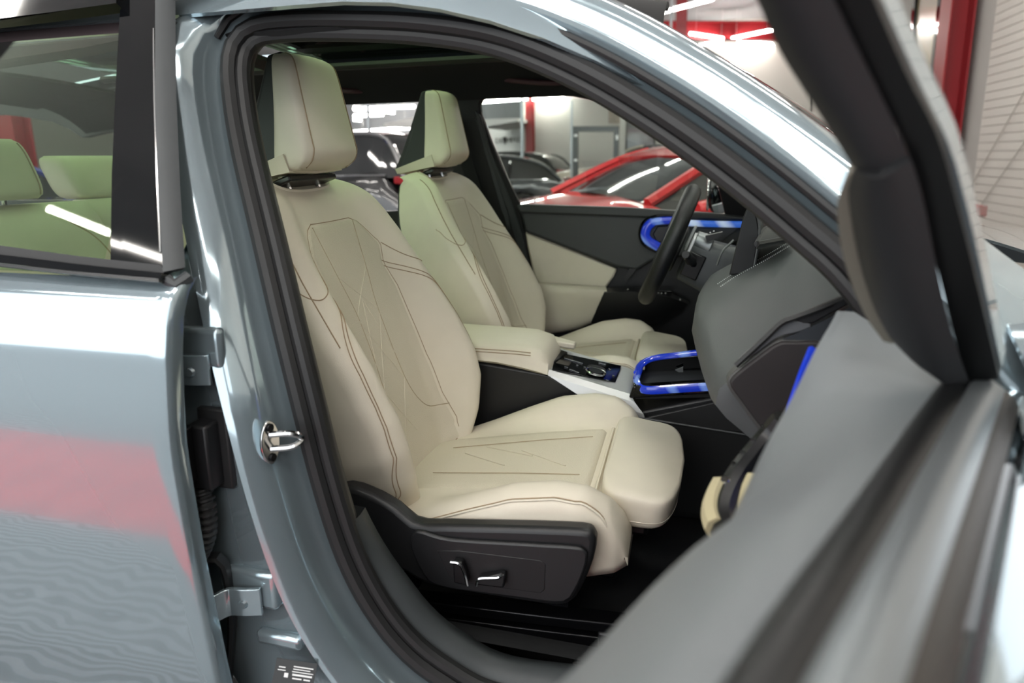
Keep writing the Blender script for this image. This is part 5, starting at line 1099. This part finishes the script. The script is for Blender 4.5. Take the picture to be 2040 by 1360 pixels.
# ================================================================ other cars in the hall
def glassy(n, c): return mat(n, c, .05, coat=1.0)
TYRE = mat('tyre', '#141414', .8); RIMM = mat('alloy', '#8f9396', .3, metal=.9); DGLASS = mat('car_glass_dark', '#0c1012', .04, coat=1.0, spec=.8)
LAMPW = mat('headlamp', '#cfd6da', .08, coat=1, metal=.3); LAMPR = mat('tail_lamp', '#8e1018', .15, coat=1)
def parked_car(label, pos, heading, paint, L=4.7, W=1.86, H=1.45, suv=False, hood=.93):
    c, s = math.cos(heading), math.sin(heading)
    def T(p): return (pos[0] + c * p[0] - s * p[1], pos[1] + s * p[0] + c * p[1], p[2])
    root = thing('parked_car', label, 'car', (pos[0], pos[1], 0))
    h = L / 2; belt = .64 * H + .03
    zt = lambda x: interp(x, [-h, -h + .08, -h + .5, -.25 * L, .12 * L, .2 * L, h - .35, h - .1, h], [.62, .82, belt + .02 if not suv else belt + .05, belt, belt - .03, hood + .02, hood - .12, hood - .22, .58])
    wd = lambda x: W / 2 * interp(x, [-h, -h + .12, -h + .6, 0, h - .7, h - .15, h], [.72, .90, .985, 1, .98, .86, .62])
    rows = []
    for x in np.concatenate([np.linspace(-h, -h + .15, 4), np.linspace(-h + .25, h - .25, 34), np.linspace(h - .15, h, 4)]):
        w_, z = wd(x), zt(x); zl = .26
        for xa in (-.29 * L, .30 * L):
            if abs(x - xa) < .36: zl = max(zl, .05 + math.sqrt(.37 ** 2 - (x - xa) ** 2) + .28)
        zl = min(zl, z - .12)
        rows.append([T(p) for p in ((x, -w_ * .95, zl), (x, -w_, lerp(zl, z, .35)), (x, -w_ * .99, lerp(zl, z, .62)), (x, -w_ * .955, lerp(zl, z, .88)), (x, -w_ * .88, z), (x, -w_ * .4, z + .035), (x, 0, z + .03), (x, w_ * .4, z + .035), (x, w_ * .88, z), (x, w_ * .955, lerp(zl, z, .88)), (x, w_ * .99, lerp(zl, z, .62)), (x, w_, lerp(zl, z, .35)), (x, w_ * .95, zl))])
    B().grid(rows, cu=True, capv=True).make('bodywork', paint, root, smooth=38)
    # greenhouse
    xs = [.20 * L, .06 * L, -.05 * L, -.22 * L, -.36 * L if not suv else -.40 * L, -.44 * L if not suv else -.47 * L]
    zr = [hood + .04, H - .10, H - .012, H - .03, H - .16 if not suv else H - .06, belt]
    gx = np.linspace(xs[0], xs[-1], 30); prof = spline([(x, z) for x, z in zip(xs, zr)], 60)
    rows = []; roofr = []
    for x in gx:
        z = float(np.interp(-x, -prof[:, 0], prof[:, 1])); w_ = wd(x) * .89; wt = lerp(w_, w_ * .76, min(1, max(0, (z - belt) / (H - belt)))); b0 = min(belt, z) - .02
        rows.append([T(p) for p in ((x, -w_, b0), (x, -lerp(w_, wt, .6), lerp(b0, z, .6)), (x, -wt, z - .03), (x, -wt * .8, z), (x, 0, z + .02), (x, wt * .8, z), (x, wt, z - .03), (x, lerp(w_, wt, .6), lerp(b0, z, .6)), (x, w_, b0))])
        roofr.append((x, z, wt, w_, b0))
    B().grid(rows).make('greenhouse', DGLASS, root, smooth=50)
    rr = [[T((x, y * wt * 1.02, z + .012 + .018 * (1 - y * y))) for y in (-1, -.8, -.4, 0, .4, .8, 1)] for x, z, wt, w_, b0 in roofr if z > H - .13]
    B().sheet(rr, .02).make('roof', paint, root)
    for sg in (-1, 1):
        ap_ = [T((x, sg * (wt + .004), z - .012)) for x, z, wt, w_, b0 in roofr if x > -.02 * L]
        B().tube(spline(ap_, 16), .035, 6).make('windscreen_pillar', paint, root)
        B().tube(spline([T((x, sg * (wt + .006), z - .015)) for x, z, wt, w_, b0 in roofr if x <= .0], 24), .03, 6).make('roof_edge', paint if not suv else CHROME, root)
        for xa in (-.06 * L, -.24 * L):
            k = int(np.argmin([abs(r[0] - xa) for r in roofr])); x, z, wt, w_, b0 = roofr[k]
            B().tube([T((x + .03, sg * (w_ + .006), b0)), T((x, sg * (lerp(w_, wt, .6) + .008), lerp(b0, z, .6))), T((x - .02, sg * (wt + .006), z - .02))], .028, 5, flat=.5).make('side_pillar', GLOSSBLK if not suv else CHROME, root)
        B().tube(spline([T((x, sg * (w_ + .012), b0 + .03)) for x, z, wt, w_, b0 in roofr[3:-2]], 20), .012, 5).make('belt_trim', CHROME, root)
        mp_ = T((.125 * L, sg * (W / 2 + .06), belt + .06)); B().disc(mp_, T((1, 0, 0)) - np.array(T((0, 0, 0))), .07, .10, 14, .05).make('mirror', paint, root, bevel=.01)
        for xa in (-.29 * L, .30 * L):
            cw = T((xa, sg * (W / 2 - .12), .335)); ay = np.array(T((0, sg, 0))) - np.array(T((0, 0, 0)))
            wh = B().disc(cw - ay * .1, ay, .335, .2, 28).make('wheel', TYRE, root, bevel=.03); B().disc(cw + ay * .095, ay, .24, .012, 24, .22).make('alloy_rim', RIMM, wh)
        hw = wd(h - .18); B().prism([T((h - .05, sg * hw * .55, hood - .26)), T((h - .10, sg * hw * .95, hood - .24)), T((h - .28, sg * hw * 1.06, hood - .18)), T((h - .16, sg * hw * .6, hood - .17))], (0, 0, -.07)).make('headlamp', LAMPW, root, bevel=.01)
        hw = wd(-h + .12); B().prism([T((-h - .0, sg * hw * .55, belt - .02)), T((-h + .02, sg * hw * .98, belt - .02)), T((-h + .22, sg * hw * 1.05, belt)), T((-h + .10, sg * hw * .6, belt + .01))], (0, 0, -.09)).make('tail_lamp', LAMPR, root, bevel=.01)
    return root
def carpaint(n, c, **k): return mat(n, c, .3, metal=.2, coat=1.0, crough=.02, **k)
RP = carpaint('red_car_paint', '#c0151c'); BP = carpaint('black_car_paint', '#0b0c0f'); CP = carpaint('cream_car_paint', '#cfc6b4'); SP = carpaint('silver_car_paint', '#a9adb0'); UP = carpaint('blue_car_paint', '#1b2a8c'); GP = carpaint('graphite_car_paint', '#33373b')
parked_car('red car with sloping windscreen right behind the driver window', (.0, 3.6), math.radians(214), RP, 4.15, 1.85, 1.38, hood=.98)
parked_car('black car with chrome window trim beyond the rear side window', (-5.75, 6.9), math.radians(178), BP, 4.9, 1.95, 1.66, suv=True, hood=1.08)
parked_car('cream car parked behind the grey gate frame', (-1.2, 14.6), math.radians(186), CP, 4.6, 1.86, 1.56, suv=True, hood=1.05)
parked_car('silver car far right behind the red car', (1.0, 18.4), math.radians(184), SP, 4.6, 1.86, 1.5, hood=1.0)
parked_car('black saloon left of the gate frame in the driver window', (-5.6, 17.6), math.radians(172), GP, 4.7, 1.86, 1.48, hood=1.0)
parked_car('graphite saloon nearest the slim post at the lower edge of the driver window', (-4.4, 10.4), math.radians(192), GP, 4.6, 1.84, 1.36, hood=.95)
parked_car('dark blue car roof glimpsed through the rear cabin glass at far left', (-7.2, 3.2), math.radians(95), UP, 4.5, 1.85, 1.42, hood=1.0)
